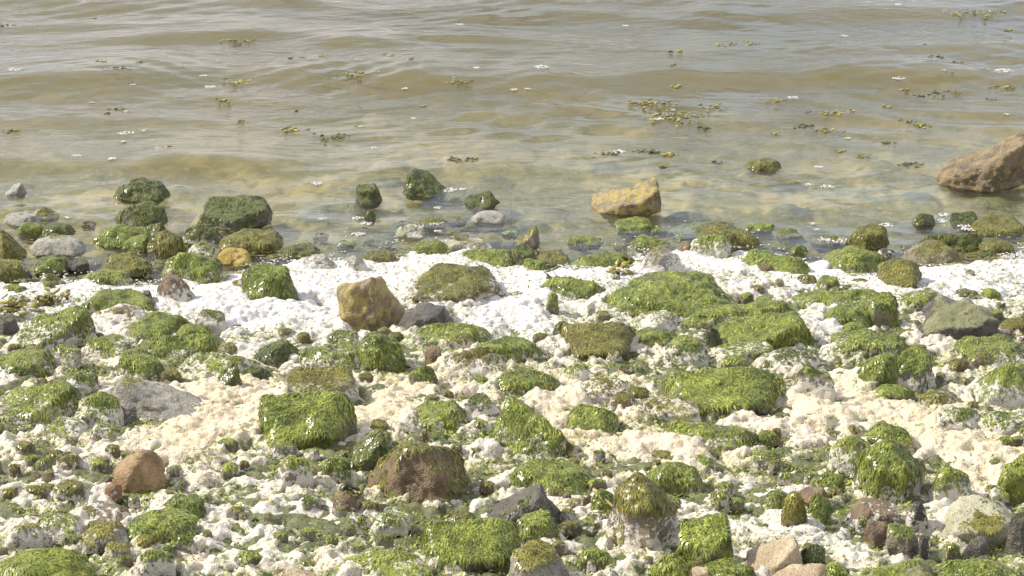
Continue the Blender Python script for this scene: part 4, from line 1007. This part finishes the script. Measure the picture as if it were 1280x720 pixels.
for px, row, size, label in FLECKS:
    g = np.random.default_rng(int(px * 3 + row * 5))
    q = P(px, row); m_ = pxsize(q); w = size * m_ / 2
    nb = int(10 + size * 1.5)
    Vs, Fs = [], []
    D, Fc = ico(1)
    for k in range(nb):
        an, rr = g.uniform(0, 2 * math.pi), math.sqrt(g.uniform(.16 if size > 12 else 0, 1)) * w * .9 * (1 + .25 * math.sin(3 * k))
        c = np.array([rr * math.cos(an), rr * math.sin(an) * .8, .0])
        r = g.uniform(.12, .34) * min(w, .016) + .001
        b0 = len(Vs) * len(D)
        Vs.append(D * r * np.array([1, 1, .55]) + c); Fs.append(Fc + b0)
    ob = mesh_np('foam_fleck', np.concatenate(Vs), np.concatenate(Fs), 'foam', attrs={'scum_shade': [-.3] * (nb * len(D)), 'cream': [.15] * (nb * len(D))})
    ob.location = (q[0], q[1], water_z(q[0], q[1]) + .001)
    tag(ob, label or FLECK[0], 'foam fleck', None if label else FLECK[1])
    if label is None: LATER.append((ob, 'tiny white foam fleck', FLECK[1]))

# ------------------------------------------------------------------ lacy froth and ragged weed along the water's edge
g = np.random.default_rng(41)
D, Fc = ico(1)
cx = g.uniform(-2.0, 2.0, 9000); off = g.exponential(.07, 9000) - .05
cy = shore_y(cx) + off
lace = fbm(cx * 9, cy * 9, seed=301, oct=3)
okk = (np.abs(lace) < .10) | ((off < .02) & (lace > -.1))
cx, cy = cx[okk][:3600], cy[okk][:3600]
Vs, Fs = [], []
for k in range(len(cx)):
    r = g.uniform(.0016, .0052)
    Vs.append(D * np.array([r, r, r * .6]) + np.array([cx[k], cy[k], max(water_z(cx[k], cy[k]), float(level(cy[k]))) + .001])); Fs.append(Fc + k * len(D))
froth = mesh_np('edge_froth', np.concatenate(Vs), np.concatenate(Fs), 'foam', attrs={'scum_shade': np.full(len(cx) * len(D), -.3), 'cream': np.full(len(cx) * len(D), .1)})
tag(froth, 'lacy froth bubbles strung along the edge of the water', 'froth', kind='stuff')
n = 7000
x = g.uniform(-2.05, 2.05, n); y = shore_y(x) + g.normal(.02, .10, n)
q0_, q1_ = P(0, 340), P(340, 262)
x = np.concatenate([x, g.uniform(q0_[0] - .3, q1_[0], 2500)]); y = np.concatenate([y, g.uniform(q0_[1], q1_[1], 2500)]); n = len(x)
okk = fbm(x * 7, y * 7, seed=311, oct=3) > .12
x, y = x[okk], y[okk]; n = len(x)
z = np.array([max(water_z(a_, b_), float(level(b_))) for a_, b_ in zip(x, y)]) + .003
a = g.normal(0, .6, n); L = g.uniform(.012, .045, n); wd = g.uniform(.0012, .003, n)
c0 = np.stack([x, y, z], -1); t = np.stack([np.cos(a), np.sin(a), g.uniform(-.06, .06, n)], -1); s_ = np.stack([-np.sin(a), np.cos(a), g.uniform(-.4, .4, n)], -1)
V = np.stack([c0 - t * L[:, None] * .5, c0 + s_ * wd[:, None], c0 - s_ * wd[:, None], c0 + t * L[:, None] * .5 + s_ * L[:, None] * .12], 1).reshape(-1, 3)
i4 = np.arange(n)[:, None] * 4
ew = mesh_np('edge_weed', V, np.concatenate([i4 + np.array([[0, 2, 1]]), i4 + np.array([[1, 2, 3]])]), 'weed_olive', attrs={'tint': np.repeat(g.uniform(0, 1, n), 4)})
tag(ew, 'ragged olive weed strands awash along the edge of the water', 'seaweed', kind='stuff')

# ------------------------------------------------------------------ straw-coloured stick
q = P(748, 646); q2 = P(768, 640)
Vs, Fs = [], []
A_ = np.array([P(741, 634)[0], P(741, 634)[1], float(level(P(741, 634)[1])) + .045]); B_ = np.array([P(768, 644)[0], P(768, 644)[1], float(level(P(768, 644)[1])) + .022])
for i in range(9):
    t = i / 8; c = A_ * (1 - t) + B_ * t + np.array([0, 0, .003 * math.sin(t * 5)])
    r = .0060 - .0022 * t + (.0012 if i == 4 else 0)
    for k in range(7):
        a = k * 2 * math.pi / 7; Vs.append(c + np.array([.3 * math.cos(a), math.cos(a), math.sin(a)]) * r)
for i in range(8):
    for k in range(7):
        a, b_ = i * 7 + k, i * 7 + (k + 1) % 7
        Fs += [(a, b_, b_ + 7), (a, b_ + 7, a + 7)]
st = mesh_np('stick', np.array(Vs), np.array(Fs), 'straw', attrs={'tint': np.random.default_rng(1).uniform(0, 1, len(Vs))})
tag(st, 'short straw-coloured stick beside the tall olive-capped boulder', 'stick')

# ------------------------------------------------------------------ tell the look-alikes apart by what they lie beside
for o_, lab in WANCH:
    sh = lab.split(',')[0]
    for cut in (' with ', ' in ', ' at ', ' behind ', ' beside ', ' below ', ' on ', ' of a ', ' floating ', ' pointing ', ' crowding ', ' trailing ', ' awash ', ' just ', ' between ', ' near '): sh = sh.split(cut)[0]
    if 3 <= len(sh.split()) <= 6 and not any(sh == q for _, q in ANCHORS): ANCHORS.append((o_, sh))
seen = {}
def put(o_, lab, grp):
    o_['label'] = lab; o_['group'] = grp; seen[lab] = 1
for o_, what, grp in LATER:
    p = o_.location; done = False
    for far_ in range(2):
        for a_, sh in sorted(ANCHORS, key=lambda q: (q[0].location.x - p.x) ** 2 + (q[0].location.y - p.y) ** 2)[:4 + 14 * far_]:
            dx, dy = p.x - a_.location.x, p.y - a_.location.y
            gap = math.hypot(dx, dy)
            rel = ('seaward of' if dy > 0 else 'landward of') if abs(dy) > abs(dx) else ('left of' if dx < 0 else 'right of')
            lab = f"{what} {'just ' if gap < .25 else ''}{rel} the {sh}"
            if lab not in seen and len(lab.split()) <= 16:
                put(o_, lab, grp); done = True; break
        if done: break
    if not done: put(o_, f'{what} among many more like it', grp)
